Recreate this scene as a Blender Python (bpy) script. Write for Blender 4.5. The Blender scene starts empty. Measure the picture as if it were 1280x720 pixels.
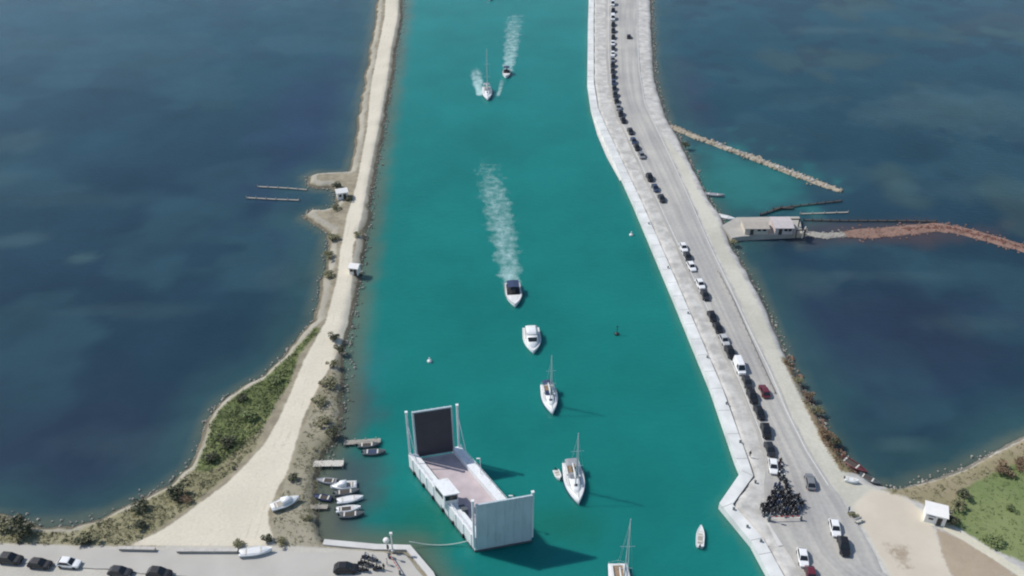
import bpy, math, random
import numpy as np
from mathutils import Vector, Matrix

random.seed(7); rng = np.random.default_rng(7)
S = bpy.context.scene
C = S.collection
R = math.radians

# ---------------------------------------------------------------- camera, sky, sun, exposure
FPX, PITCH, HCAM = 1130.0, R(35), 138.0
cd = bpy.data.cameras.new('camera'); cam = bpy.data.objects.new('camera', cd); C.objects.link(cam)
cd.sensor_width = 36; cd.lens = 36 * FPX / 1280; cd.clip_end = 20000; cd.clip_start = 1
cam.location = (0, 0, HCAM); cam.rotation_euler = (math.pi / 2 - PITCH, 0, 0)
S.camera = cam
SUN_EL = R(48); SUN_DIR = Vector((-0.95 * math.cos(SUN_EL), 0.31 * math.cos(SUN_EL), math.sin(SUN_EL))).normalized()
W = bpy.data.worlds.new('World'); S.world = W; W.use_nodes = True
nt = W.node_tree; bg = nt.nodes['Background']
sky = nt.nodes.new('ShaderNodeTexSky'); sky.sky_type = 'NISHITA'; sky.sun_disc = False
sky.sun_elevation = SUN_EL; sky.sun_rotation = math.atan2(SUN_DIR.x, SUN_DIR.y); sky.dust_density = 0.6
nt.links.new(sky.outputs[0], bg.inputs[0]); bg.inputs[1].default_value = 0.12
sl = bpy.data.lights.new('sun', 'SUN'); sl.energy = 3.4; sl.angle = R(0.53); sl.color = (1, 0.955, 0.89)
so = bpy.data.objects.new('sun', sl); C.objects.link(so); so.location = (-100, 60, 200)
so.rotation_euler = (-SUN_DIR).to_track_quat('-Z', 'Y').to_euler()
S.view_settings.view_transform = 'Standard'; S.view_settings.look = 'None'
S.view_settings.exposure = 0.12; S.view_settings.gamma = 1; S.view_settings.use_curve_mapping = False
S.render.engine = 'CYCLES'; S.cycles.max_bounces = 6; S.cycles.transparent_max_bounces = 12
S.cycles.filter_width = 2.1

# ---------------------------------------------------------------- plan: survey point of the photograph -> place on the ground
def at(px, py, z=0.0):
    u = (px - 640) / FPX; v = (360 - py) / FPX
    dy = math.cos(PITCH) + v * math.sin(PITCH); dz = -math.sin(PITCH) + v * math.cos(PITCH)
    t = (z - HCAM) / dz
    return Vector((u * t, dy * t, z))
def pts(lst, z=0.0): return [at(x, y, z).to_2d() for x, y in lst]

# ---------------------------------------------------------------- materials
def new_mat(name):
    m = bpy.data.materials.new(name); m.use_nodes = True
    n = m.node_tree.nodes; return m, n, m.node_tree.links, n['Principled BSDF']
def mat(name, col, rough=0.6, var=0.12, scale=1.5, bump=0.0, metal=0.0, spec=0.5, coat=0.0, world=False, streak=None):
    m, n, l, b = new_mat(name)
    b.inputs['Roughness'].default_value = rough; b.inputs['Metallic'].default_value = metal
    b.inputs['Specular IOR Level'].default_value = spec; b.inputs['Coat Weight'].default_value = coat
    tc = n.new('ShaderNodeNewGeometry' if world else 'ShaderNodeTexCoord')
    out = tc.outputs['Position'] if world else tc.outputs['Object']
    no = n.new('ShaderNodeTexNoise'); no.inputs['Scale'].default_value = scale; no.inputs['Detail'].default_value = 5
    l.new(out, no.inputs['Vector'])
    mx = n.new('ShaderNodeMix'); mx.data_type = 'RGBA'
    mx.inputs[6].default_value = (*[c * (1 - var) for c in col], 1); mx.inputs[7].default_value = (*[min(1, c * (1 + var)) for c in col], 1)
    l.new(no.outputs['Fac'], mx.inputs[0]); colr = mx.outputs[2]
    if streak:                                       # run-down stains on upright steel
        mp = n.new('ShaderNodeMapping'); mp.inputs['Scale'].default_value = (1.1, 1.1, .12); l.new(out, mp.inputs['Vector'])
        n2 = n.new('ShaderNodeTexNoise'); n2.inputs['Scale'].default_value = 1.3; n2.inputs['Detail'].default_value = 6; n2.inputs['Roughness'].default_value = .65; l.new(mp.outputs[0], n2.inputs['Vector'])
        r = n.new('ShaderNodeMapRange'); r.interpolation_type = 'SMOOTHSTEP'; r.inputs[1].default_value = .5; r.inputs[2].default_value = .75; r.inputs[4].default_value = .55; l.new(n2.outputs['Fac'], r.inputs[0])
        m2 = n.new('ShaderNodeMix'); m2.data_type = 'RGBA'; m2.inputs[7].default_value = (*streak, 1); l.new(r.outputs[0], m2.inputs[0]); l.new(colr, m2.inputs[6]); colr = m2.outputs[2]
    l.new(colr, b.inputs['Base Color'])
    if bump:
        bp = n.new('ShaderNodeBump'); bp.inputs['Strength'].default_value = 0.6; bp.inputs['Distance'].default_value = bump
        l.new(no.outputs['Fac'], bp.inputs['Height']); l.new(bp.outputs[0], b.inputs['Normal'])
    return m

M = {}
def defm(k, *a, **kw): M[k] = mat(k, *a, **kw)
defm('gelcoat', (0.80, 0.81, 0.80), 0.28, 0.05, 0.8, coat=0.3)
defm('deck_white', (0.70, 0.70, 0.68), 0.55, 0.10, 1.2)
defm('teak', (0.30, 0.20, 0.12), 0.6, 0.25, 3)
defm('navy_canvas', (0.03, 0.05, 0.11), 0.8, 0.2, 3)
defm('grey_canvas', (0.30, 0.31, 0.33), 0.8, 0.15, 3)
defm('sailcloth', (0.72, 0.72, 0.68), 0.7, 0.1, 3)
defm('alloy', (0.62, 0.64, 0.66), 0.35, 0.08, 2, metal=0.35)
defm('dark_glass', (0.02, 0.025, 0.03), 0.08, 0.1, 1)
defm('rubber', (0.02, 0.02, 0.022), 0.75, 0.2, 4)
defm('black_plastic', (0.025, 0.025, 0.028), 0.45, 0.2, 4)
defm('wood_grey', (0.36, 0.33, 0.28), 0.8, 0.25, 2.5)
defm('wood_pale', (0.62, 0.59, 0.52), 0.8, 0.2, 2.5)
defm('wood_dark', (0.07, 0.06, 0.05), 0.85, 0.3, 2.5)
defm('bridge_white', (0.78, 0.80, 0.80), 0.5, 0.10, 0.35, streak=(.42, .36, .30))
defm('bridge_steel', (0.47, 0.55, 0.58), 0.5, 0.16, 0.3, bump=0.01, streak=(.30, .31, .30))
defm('bridge_ramp_face', (0.055, 0.052, 0.062), 0.85, 0.25, 0.6)
defm('bridge_deck', (0.50, 0.43, 0.44), 0.85, 0.3, 0.45, bump=0.01)
defm('hull_dark', (0.10, 0.12, 0.13), 0.6, 0.3, 0.5)
defm('concrete', (0.58, 0.57, 0.54), 0.85, 0.22, 0.35, bump=0.02, world=True)
defm('old_concrete', (0.40, 0.38, 0.34), 0.88, 0.3, 0.3, bump=0.02, world=True)
defm('kerb_white', (0.66, 0.67, 0.64), 0.8, 0.42, 0.25, world=True)
defm('plaster_white', (0.78, 0.76, 0.72), 0.8, 0.08, 1)
defm('plaster_pink', (0.60, 0.51, 0.49), 0.8, 0.12, 1)
defm('plaster_tan', (0.55, 0.50, 0.42), 0.8, 0.14, 1)
defm('roof_felt', (0.40, 0.36, 0.31), 0.85, 0.2, 0.8)
defm('roof_pink', (0.50, 0.45, 0.44), 0.8, 0.2, 0.8)
defm('roof_white', (0.80, 0.78, 0.74), 0.7, 0.1, 0.8)
defm('stone', (0.34, 0.32, 0.28), 0.9, 0.35, 0.9, world=True)
defm('stone_pale', (0.50, 0.47, 0.43), 0.9, 0.3, 0.9, world=True)
defm('stone_red', (0.18, 0.085, 0.065), 0.9, 0.5, 0.6, world=True)
defm('stone_brown', (0.19, 0.12, 0.085), 0.9, 0.45, 0.6, world=True)
defm('stone_tan', (0.36, 0.31, 0.235), 0.9, 0.35, 0.9, world=True)
defm('weed_red', (0.25, 0.155, 0.12), 0.9, 0.4, 0.25, world=True)
defm('stone_wet', (0.10, 0.10, 0.09), 0.7, 0.4, 0.9, world=True)
defm('leaf_green', (0.16, 0.20, 0.075), 0.65, 0.55, 0.35, world=True)
defm('leaf_olive', (0.215, 0.205, 0.11), 0.7, 0.5, 0.35, world=True)
defm('leaf_dark', (0.085, 0.092, 0.05), 0.7, 0.5, 0.4, world=True)
defm('leaf_rust', (0.19, 0.13, 0.075), 0.7, 0.5, 0.4, world=True)
defm('bark', (0.10, 0.08, 0.06), 0.9, 0.3, 3)
defm('maroon_paint', (0.13, 0.035, 0.04), 0.5, 0.2, 2)
defm('red_paint', (0.40, 0.04, 0.04), 0.45, 0.15, 2)
defm('orange_float', (0.5, 0.16, 0.03), 0.5, 0.2, 3)
defm('rope', (0.55, 0.60, 0.55), 0.9, 0.2, 3)
defm('skin', (0.50, 0.31, 0.22), 0.6, 0.1, 3)
defm('cloth_dark', (0.028, 0.028, 0.033), 0.85, 0.3, 3)
defm('cloth_blue', (0.06, 0.09, 0.16), 0.85, 0.3, 3)
defm('cloth_light', (0.5, 0.48, 0.45), 0.85, 0.2, 3)
defm('cloth_red', (0.32, 0.05, 0.05), 0.85, 0.2, 3)
defm('car_white', (0.80, 0.80, 0.79), 0.25, 0.03, 1, coat=0.6)
defm('car_black', (0.011, 0.011, 0.013), 0.4, 0.05, 1, coat=0.15)
defm('car_dark', (0.026, 0.027, 0.03), 0.35, 0.05, 1, coat=0.2)
defm('car_grey', (0.20, 0.205, 0.21), 0.28, 0.05, 1, coat=0.6)
defm('car_silver', (0.48, 0.48, 0.48), 0.28, 0.05, 1, coat=0.6)
defm('car_red', (0.13, 0.02, 0.03), 0.28, 0.05, 1, coat=0.6)
defm('car_blue', (0.03, 0.045, 0.09), 0.28, 0.05, 1, coat=0.6)
defm('lamp_lens', (0.75, 0.75, 0.72), 0.15, 0.03, 1)
defm('asphalt', (0.46, 0.44, 0.395), 0.9, 0.18, 0.16, bump=0.01, world=True)
defm('paint_line', (0.62, 0.62, 0.58), 0.8, 0.2, 0.8, world=True)

# ---------------------------------------------------------------- mesh builder
class MB:
    def __init__(s): s.v = []; s.f = []
    def add(s, v, f):
        o = len(s.v); s.v += [tuple(p) for p in v]; s.f += [tuple(i + o for i in q) for q in f]; return s
    def box(s, c, d, rz=0.0, taper=1.0):
        x, y, z = d[0] / 2, d[1] / 2, d[2] / 2; ca, sa = math.cos(rz), math.sin(rz); v = []
        for sz in (-1, 1):
            k = taper if sz > 0 else 1
            for sx, sy in ((-1, -1), (1, -1), (1, 1), (-1, 1)):
                a, b = sx * x * k, sy * y * k
                v.append((c[0] + a * ca - b * sa, c[1] + a * sa + b * ca, c[2] + sz * z))
        return s.add(v, [(3, 2, 1, 0), (4, 5, 6, 7), (0, 1, 5, 4), (1, 2, 6, 5), (2, 3, 7, 6), (3, 0, 4, 7)])
    def tube(s, path, r, n=6, r2=None):
        path = [Vector(p) for p in path]; rings = []
        for i, p in enumerate(path):
            t = (path[min(i + 1, len(path) - 1)] - path[max(i - 1, 0)]).normalized()
            a = t.cross(Vector((0, 0, 1)) if abs(t.z) < .9 else Vector((1, 0, 0))).normalized(); b = t.cross(a)
            rr = r + ((r2 if r2 is not None else r) - r) * i / max(1, len(path) - 1)
            rings.append([p + (a * math.cos(k * 2 * math.pi / n) + b * math.sin(k * 2 * math.pi / n)) * rr for k in range(n)])
        return s.loft(rings, True)
    def loft(s, rings, caps=True, closed=True):
        n = len(rings[0]); v = [p for r in rings for p in r]; f = []
        for i in range(len(rings) - 1):
            for k in range(n if closed else n - 1):
                k2 = (k + 1) % n
                f.append((i * n + k, i * n + k2, (i + 1) * n + k2, (i + 1) * n + k))
        if caps:
            f.append(tuple(range(n - 1, -1, -1))); f.append(tuple((len(rings) - 1) * n + k for k in range(n)))
        return s.add(v, f)
    def prism(s, base, z0, z1):
        n = len(base); v = [(p[0], p[1], z0) for p in base] + [(p[0], p[1], z1) for p in base]
        f = [tuple(range(n - 1, -1, -1)), tuple(range(n, 2 * n))] + [(k, (k + 1) % n, n + (k + 1) % n, n + k) for k in range(n)]
        return s.add(v, f)
    def ball(s, c, r, nu=8, nv=5):
        rings = []
        for j in range(1, nv):
            th = math.pi * j / nv
            rings.append([(c[0] + r[0] * math.sin(th) * math.cos(2 * math.pi * k / nu), c[1] + r[1] * math.sin(th) * math.sin(2 * math.pi * k / nu), c[2] - r[2] * math.cos(th)) for k in range(nu)])
        return s.loft(rings, True)
    def rock(s, c, r):
        v = []
        for z, k, n in ((-.5, .8, 5), (.1, 1.0, 5), (.55, .5, 4)):
            a0 = random.random() * 6
            for i in range(5): v.append((c[0] + r * k * random.uniform(.7, 1.2) * math.cos(a0 + i * 1.257), c[1] + r * k * random.uniform(.7, 1.2) * math.sin(a0 + i * 1.257), c[2] + r * z * random.uniform(.8, 1.3)))
        f = [(i, (i + 1) % 5, 5 + (i + 1) % 5, 5 + i) for i in range(5)] + [(5 + i, 5 + (i + 1) % 5, 10 + (i + 1) % 5, 10 + i) for i in range(5)] + [(10, 11, 12, 13, 14)]
        return s.add(v, f)
    def leaf(s, p, r):
        a = Vector((random.gauss(0, 1), random.gauss(0, 1), random.gauss(0, .6))).normalized()
        b = a.cross(Vector((random.gauss(0, 1), random.gauss(0, 1), random.gauss(0, 1)))).normalized()
        p = Vector(p); k = random.uniform(.5, .8)
        return s.add([p - a * r, p + b * r * k, p + a * r, p - b * r * k], [(0, 1, 2, 3)])
    def mesh(s, name, m, smooth=False):
        me = bpy.data.meshes.new(name); me.from_pydata(s.v, [], s.f); me.update()
        for q in (m if isinstance(m, (list, tuple)) else [m]): me.materials.append(M[q] if isinstance(q, str) else q)
        if smooth:
            me.polygons.foreach_set('use_smooth', [True] * len(me.polygons))
        return me
    def build(s, name, m, parent=None, smooth=False):
        return link(name, s.mesh(name, m, smooth), parent)

def link(name, me, parent=None):
    o = bpy.data.objects.new(name, me); C.objects.link(o)
    if parent: o.parent = parent
    return o
def thing(name, label, cat, loc=(0, 0, 0), rz=0.0, group=None):
    o = bpy.data.objects.new(name, None); C.objects.link(o); o.empty_display_size = .3
    o.location = loc; o.rotation_euler = (0, 0, rz); return tag(o, label, cat, group)
def tag(o, label, cat, group=None, kind=None):
    if label: o['label'] = label
    if cat: o['category'] = cat
    if group: o['group'] = group
    if kind: o['kind'] = kind
    return o
def struct(o, label=None):
    o['kind'] = 'structure'
    if label: o['label'] = label
    return o
def copy_tree(root, loc, rz, label=None, group=None, scale=None, swap=None):
    r = root.copy(); C.objects.link(r); r.location = loc; r.rotation_euler = (0, 0, rz)
    if scale: r.scale = scale
    if label: r['label'] = label
    if group: r['group'] = group
    for ch in root.children:
        c = ch.copy(); C.objects.link(c); c.parent = r
        if swap and ch.data in swap: c.data = swap[ch.data]
        for g in ch.children:
            d = g.copy(); C.objects.link(d); d.parent = c
    return r
def recolour(me, m):
    q = me.copy(); q.materials.clear(); q.materials.append(M[m]); return q

# ---------------------------------------------------------------- plan geometry
def sdist(X, Y, poly):
    """signed distance to a closed polygon, positive inside"""
    P = np.array([(p[0], p[1]) for p in poly]); Q = np.roll(P, -1, 0)
    d2 = np.full(X.shape, 1e18); ins = np.zeros(X.shape, bool)
    for (ax, ay), (bx, by) in zip(P, Q):
        ex, ey = bx - ax, by - ay; L = ex * ex + ey * ey + 1e-9
        t = np.clip(((X - ax) * ex + (Y - ay) * ey) / L, 0, 1)
        d2 = np.minimum(d2, (X - ax - t * ex) ** 2 + (Y - ay - t * ey) ** 2)
        if abs(ey) > 1e-9:
            c = ((ay > Y) != (by > Y)) & (X < ex * (Y - ay) / ey + ax); ins ^= c
    return np.where(ins, 1, -1) * np.sqrt(d2)
def vnoise(X, Y, s, seed=0):
    """smooth value noise, 0..1"""
    r = np.random.default_rng(seed); T = r.random((64, 64))
    x = X / s; y = Y / s; i = np.floor(x).astype(int); j = np.floor(y).astype(int); fx = x - i; fy = y - j
    fx = fx * fx * (3 - 2 * fx); fy = fy * fy * (3 - 2 * fy); g = lambda a, b: T[a % 64, b % 64]
    return (g(i, j) * (1 - fx) + g(i + 1, j) * fx) * (1 - fy) + (g(i, j + 1) * (1 - fx) + g(i + 1, j + 1) * fx) * fy
def fbm(X, Y, s, seed=0): return .55 * vnoise(X, Y, s, seed) + .3 * vnoise(X, Y, s / 2.3, seed + 1) + .15 * vnoise(X, Y, s / 5.1, seed + 2)
def sstep(a, b, x): t = np.clip((x - a) / (b - a), 0, 1); return t * t * (3 - 2 * t)
def inside(p, poly): return float(sdist(np.array([p[0]]), np.array([p[1]]), poly)[0])

V2 = lambda *a: [Vector(p) for p in a]
# left spit with the shore road; canal bank first, then the lagoon shore back up
LEFT = V2((-75, 760), (-60, 560)) + pts([(506, -30), (503, 20), (493, 80), (481, 150), (470, 215), (463, 265), (456, 315), (450, 348), (443, 385),
    (437, 415), (434, 445), (432, 480), (429, 520), (424, 545), (414, 562), (404, 582), (399, 605), (396, 640), (398, 665), (406, 682), (470, 688), (512, 689), (540, 722)]) \
    + V2((-9, 92), (-5, 60), (-5, 15), (-420, 15), (-420, 128)) + pts([(-150, 652), (-60, 650), (0, 644), (45, 655), (90, 656), (128, 646), (158, 632), (185, 620), (213, 606), (238, 582), (250, 556), (258, 526),
    (273, 505), (300, 486), (330, 470), (358, 442), (378, 418), (393, 402), (397, 380), (402, 350), (407, 320), (409, 292), (391, 280), (381, 272), (388, 263), (406, 262),
    (417, 258), (419, 242), (410, 236), (398, 236), (385, 232), (384, 221), (396, 216), (436, 215), (443, 190), (451, 130), (460, 70), (470, 10), (474, -30)]) + V2((-79, 560), (-95, 760))
# right causeway
RIGHT = V2((42, 760), (40, 560)) + pts([(742, -30), (741, 30), (741, 108), (746, 140), (758, 168), (800, 258), (851, 376), (900, 492), (931, 580), (938, 601), (912, 637), (950, 680), (960, 698), (980, 735)]) \
    + V2((56, 92), (60, 60), (60, 15), (420, 15), (420, 185), (200, 172)) + pts([(1330, 525), (1280, 546), (1240, 566), (1200, 588), (1150, 602), (1120, 612), (1092, 607), (1068, 590), (1046, 562), (1030, 532), (1006, 494),
    (984, 444), (962, 394), (938, 346), (916, 308), (905, 278), (882, 240), (862, 200), (848, 172), (834, 150), (821, 106), (817, 60), (815, 0), (815, -30)]) + V2((72, 560), (80, 760))
CANAL = V2((-66, 1600), (-66, 560)) + pts([(488, 0), (470, 120), (450, 230), (437, 300), (425, 400), (405, 480), (370, 560), (360, 640), (360, 710)]) + V2((-60, 20), (75, 20)) \
    + pts([(1010, 720), (990, 620), (960, 520), (900, 390), (850, 275), (800, 180), (775, 110), (778, 0)]) + V2((56, 560), (56, 1600))

# ground polygons
TRACK = pts([(483, -30), (481, 20), (473, 60), (464, 105), (459, 160), (447, 225), (434, 270), (426, 310), (421, 350), (408, 400), (380, 450), (364, 490), (349, 522), (330, 556), (306, 582), (286, 602), (232, 642), (200, 664), (160, 682),
    (345, 684), (337, 660), (335, 640), (345, 615), (358, 592), (366, 565), (378, 525), (394, 490), (418, 450), (436, 400), (440, 350), (441, 310), (452, 270), (460, 225), (473, 160), (483, 105), (489, 60), (497, 20), (500, -30)], 1.2)
GREEN_L = pts([(395, 408), (360, 446), (330, 474), (300, 490), (276, 510), (262, 530), (256, 560), (242, 588), (262, 590), (300, 562), (328, 536), (345, 505), (362, 478), (376, 440), (402, 412)], 1.2)
OLIVE_L = pts([(250, 580), (215, 608), (160, 636), (90, 664), (-40, 660), (-40, 682), (160, 682), (200, 660), (240, 632), (290, 590), (320, 560), (330, 535), (300, 550)], 1.2)
COVE = pts([(418, 460), (432, 470), (428, 520), (415, 560), (400, 590), (396, 650), (400, 684), (345, 684), (340, 650), (350, 618), (362, 590), (372, 560), (384, 520), (400, 486)], 1.2)
ROAD_L = pts([(-300, 676), (-40, 681), (150, 688), (340, 690), (470, 692), (505, 694), (530, 722)], 1.2) + V2((-12, 88), (-60, 80), (-70, 98)) + pts([(235, 722), (120, 711), (0, 703), (-300, 690)], 1.2)
VERGE_R = pts([(825, 165), (845, 205), (868, 255), (890, 305), (915, 355), (940, 410), (965, 460), (985, 510), (1010, 560), (1040, 605), (1068, 642), (1092, 682), (1112, 722), (1190, 722), (1170, 680), (1158, 640), (1120, 618), (1090, 610), (1062, 596), (1040, 566),
    (1022, 530), (998, 492), (976, 444), (954, 394), (930, 346), (908, 308), (898, 278), (874, 240), (855, 200)], 1.5)
SOIL_R = pts([(985, 446), (1006, 494), (1032, 534), (1048, 564), (1070, 592), (1052, 590), (1030, 556), (1012, 520), (994, 482), (976, 446)], 1.5)
GRASS_R = pts([(1186, 652), (1200, 612), (1240, 592), (1290, 570), (1400, 540), (1700, 640), (1600, 800), (1290, 708), (1240, 686)], 1.5)
SCRUB_R = pts([(1100, 612), (1150, 604), (1200, 590), (1280, 548), (1400, 500), (1700, 600), (1400, 560), (1300, 578), (1240, 600), (1200, 622), (1184, 650), (1150, 628)], 1.5)
BROWN_R = pts([(1170, 660), (1205, 675), (1245, 700), (1275, 722), (1190, 722), (1176, 690)], 1.5) 
PATH_R = pts([(1152, 640), (1180, 650), (1215, 672), (1262, 702), (1300, 726), (1282, 726), (1240, 698), (1205, 676), (1176, 660), (1150, 652)], 1.5)

# ---------------------------------------------------------------- terrain
def ground_material(name, c0, layers):
    """base soil with patchy layers; each layer (attribute, colour_a, colour_b)"""
    m, n, l, b = new_mat(name); b.inputs['Roughness'].default_value = .92; b.inputs['Specular IOR Level'].default_value = .2
    g = n.new('ShaderNodeNewGeometry'); P = g.outputs['Position']
    def noise(s, d=6):
        t = n.new('ShaderNodeTexNoise'); t.inputs['Scale'].default_value = s; t.inputs['Detail'].default_value = d; t.inputs['Roughness'].default_value = .62; l.new(P, t.inputs['Vector']); return t.outputs['Fac']
    big, mid, fine = noise(.06), noise(.35), noise(1.7)
    def mixc(fac, a, c):
        x = n.new('ShaderNodeMix'); x.data_type = 'RGBA'
        for k, q in ((0, fac), (6, a), (7, c)):
            if isinstance(q, tuple): x.inputs[k].default_value = (*q, 1)
            elif isinstance(q, (int, float)): x.inputs[k].default_value = q
            else: l.new(q, x.inputs[k])
        return x.outputs[2]
    def ramp(f, a, c):
        r = n.new('ShaderNodeMapRange'); r.interpolation_type = 'SMOOTHSTEP'; r.inputs[1].default_value = a; r.inputs[2].default_value = c; l.new(f, r.inputs[0]); return r.outputs[0]
    def math2(op, a, c):
        q = n.new('ShaderNodeMath'); q.operation = op
        for k, w in ((0, a), (1, c)):
            if isinstance(w, (int, float)): q.inputs[k].default_value = w
            else: l.new(w, q.inputs[k])
        return q.outputs[0]
    col = mixc(ramp(mid, .3, .7), tuple(c * .78 for c in c0), tuple(c * 1.22 for c in c0))
    for at_, ca, cb, soft in layers:
        A = n.new('ShaderNodeAttribute'); A.attribute_name = at_
        f = math2('ADD', A.outputs['Fac'], math2('MULTIPLY', math2('SUBTRACT', math2('MULTIPLY', math2('ADD', mid, fine), .5), .5), soft))
        lay = mixc(ramp(math2('ADD', math2('MULTIPLY', big, .75), math2('MULTIPLY', fine, .25)), .36, .64), ca, cb)
        col = mixc(ramp(f, .38, .62), col, lay)
    dust = mixc(math2('MULTIPLY', ramp(fine, .35, .75), .10), col, tuple(min(.8, c * .55) for c in c0))
    l.new(dust, b.inputs['Base Color'])
    bp = n.new('ShaderNodeBump'); bp.inputs['Distance'].default_value = .05; bp.inputs['Strength'].default_value = .4; l.new(fine, bp.inputs['Height']); l.new(bp.outputs[0], b.inputs['Normal'])
    return m

def land(name, poly, h, slope_w, zones, material, step=.9, quay=None, rough=.35, bounds=None, wob=1.0):
    P = np.array([(p[0], p[1]) for p in poly]); x0, y0 = P.min(0) - 5; x1, y1 = P.max(0) + 5
    if bounds: x0, x1, y0, y1 = max(x0, bounds[0]), min(x1, bounds[1]), max(y0, bounds[2]), min(y1, bounds[3])
    xs = np.arange(x0, x1 + step, step); ys = np.arange(y0, y1 + step, step)
    X, Y = np.meshgrid(xs, ys)
    d = sdist(X, Y, poly)
    n1 = fbm(X, Y, 9, 3) - .5; n2 = fbm(X, Y, 3, 8) - .5
    dn = d + (n1 * 2.2 + n2 * 1.0) * wob
    if quay is not None:                     # straight built edge: no wobble beside it
        Qd = np.full(X.shape, 1e9)
        for a, b in zip(quay[:-1], quay[1:]):
            e = b - a; L = e.length_squared; t = np.clip(((X - a.x) * e.x + (Y - a.y) * e.y) / L, 0, 1)
            Qd = np.minimum(Qd, np.hypot(X - a.x - t * e.x, Y - a.y - t * e.y))
        w = sstep(3, 9, Qd); dn = dn * w + (d * 3) * (1 - w)
    Z = np.where(dn > 0, h * sstep(0, slope_w, dn) ** .8, np.maximum(-2.5, dn * .45)) + np.where(dn > 1, (n1 * .5 + n2 * .35) * rough, 0)
    keep = d > -6
    idx = -np.ones(X.shape, int); cellk = keep[:-1, :-1] & keep[1:, :-1] & keep[:-1, 1:] & keep[1:, 1:]
    use = np.zeros(X.shape, bool)
    for a in (0, 1):
        for b in (0, 1): use[a:use.shape[0] - 1 + a, b:use.shape[1] - 1 + b] |= cellk
    idx[use] = np.arange(use.sum())
    J, I = np.nonzero(cellk)
    F = np.stack([idx[J, I], idx[J, I + 1], idx[J + 1, I + 1], idx[J + 1, I]], 1)
    co = np.stack([X[use], Y[use], Z[use]], 1)
    me = bpy.data.meshes.new(name); me.from_pydata(co.tolist(), [], F.tolist()); me.update()
    me.polygons.foreach_set('use_smooth', [True] * len(me.polygons))
    for zn, zp, soft in zones:
        if callable(zp): val = zp(X, Y, dn)[use]
        else: val = np.clip(.5 + sdist(X[use], Y[use], zp) / soft, 0, 1)
        at_ = me.attributes.new(zn, 'FLOAT', 'POINT'); at_.data.foreach_set('value', val.astype(np.float32))
    me.materials.append(material)
    o = link(name, me); struct(o)
    return o

QUAY_R = pts([(742, -30), (741, 30), (741, 108), (746, 140), (758, 168), (800, 258), (851, 376), (900, 492), (931, 580), (938, 601), (912, 637), (950, 680), (960, 698), (980, 735)])
QUAY_R = V2((42, 760), (40, 560)) + QUAY_R + V2((56, 92), (60, 60), (60, 15))
QUAY_L = pts([(406, 682), (470, 688), (512, 689), (540, 722)]) + V2((-9, 92), (-5, 60), (-5, 15))
wet = lambda X, Y, d: np.clip(1 - np.abs(d - .2) / 1.6, 0, 1)
rim = lambda X, Y, d: np.clip(1 - np.abs(d - 2.2) / 2.0, 0, 1) * .9
RUTL = pts([(491, 0), (481, 60), (473, 105), (466, 160), (453, 225), (443, 270), (434, 310), (430, 350), (421, 400), (399, 450), (380, 490), (364, 525), (346, 560), (322, 600), (285, 640), (250, 690)], 1.2)
RUTL2 = pts([(364, 525), (350, 560), (338, 600), (322, 640), (310, 690)], 1.2)
def ruts(X, Y, d):
    out = np.zeros(X.shape)
    for ln in (RUTL, RUTL2):
        q = np.full(X.shape, 1e9)
        for a, b in zip(ln[:-1], ln[1:]):
            e = b - a; t = np.clip(((X - a.x) * e.x + (Y - a.y) * e.y) / e.length_squared, 0, 1); q = np.minimum(q, np.hypot(X - a.x - t * e.x, Y - a.y - t * e.y))
        out = np.maximum(out, np.clip(1 - np.abs(q - .9) / .7, 0, 1))
    return out * .62
gl = ground_material('spit_ground', (0.30, 0.265, 0.19), [
    ('rim', (.42, .39, .32), (.30, .28, .23), .9), ('olive', (.24, .225, .125), (.34, .31, .20), 1.0), ('green', (.14, .175, .065), (.22, .235, .10), 1.0), ('cove', (.27, .25, .175), (.36, .33, .25), .9),
    ('track', (.69, .63, .505), (.61, .56, .445), .7), ('rut', (.56, .505, .40), (.61, .555, .44), .9), ('pale', (.56, .53, .46), (.47, .45, .40), .6), ('wet', (.10, .095, .07), (.17, .15, .11), .8)])
PALE_L = pts([(-300, 674), (0, 679), (150, 683), (345, 682), (400, 684), (480, 690), (530, 722)], 1.2) + V2((-5, 92), (-5, 15), (-420, 15), (-420, 115))
land('left_spit', LEFT, 1.2, 2.6, [('rim', rim, 0), ('olive', OLIVE_L, 4), ('green', GREEN_L, 4), ('cove', COVE, 3), ('track', TRACK, 2.2), ('rut', ruts, 0), ('pale', PALE_L, 3), ('wet', wet, 0)], gl, quay=QUAY_L, bounds=(-260, 60, 15, 640))
gr = ground_material('causeway_ground', (0.50, 0.485, 0.45), [
    ('verge', (.58, .56, .47), (.47, .455, .38), .6), ('dirt', (.55, .485, .39), (.63, .57, .465), .8), ('brown', (.34, .275, .20), (.42, .345, .25), .9), ('scrub', (.24, .22, .12), (.33, .27, .18), 1.0), ('soil', (.27, .20, .13), (.21, .19, .10), 1.0),
    ('grass', (.135, .185, .065), (.21, .245, .10), .9), ('path', (.66, .62, .48), (.56, .53, .42), .5), ('wet', (.13, .125, .10), (.22, .20, .16), .8)])
DIRT_R = pts([(1066, 632), (1090, 612), (1130, 618), (1160, 648), (1182, 690), (1196, 722), (1116, 722), (1098, 690)], 1.5)
BROWN2 = pts([(1088, 664), (1110, 676), (1142, 680), (1156, 722), (1112, 724)], 1.5)
browns = lambda X, Y, d: np.maximum(np.clip(.5 + sdist(X, Y, BROWN_R) / 3, 0, 1), .52 * np.clip(.5 + (sdist(X, Y, BROWN2) + (fbm(X, Y, 6, 50) - .5) * 5) / 5, 0, 1))
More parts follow.
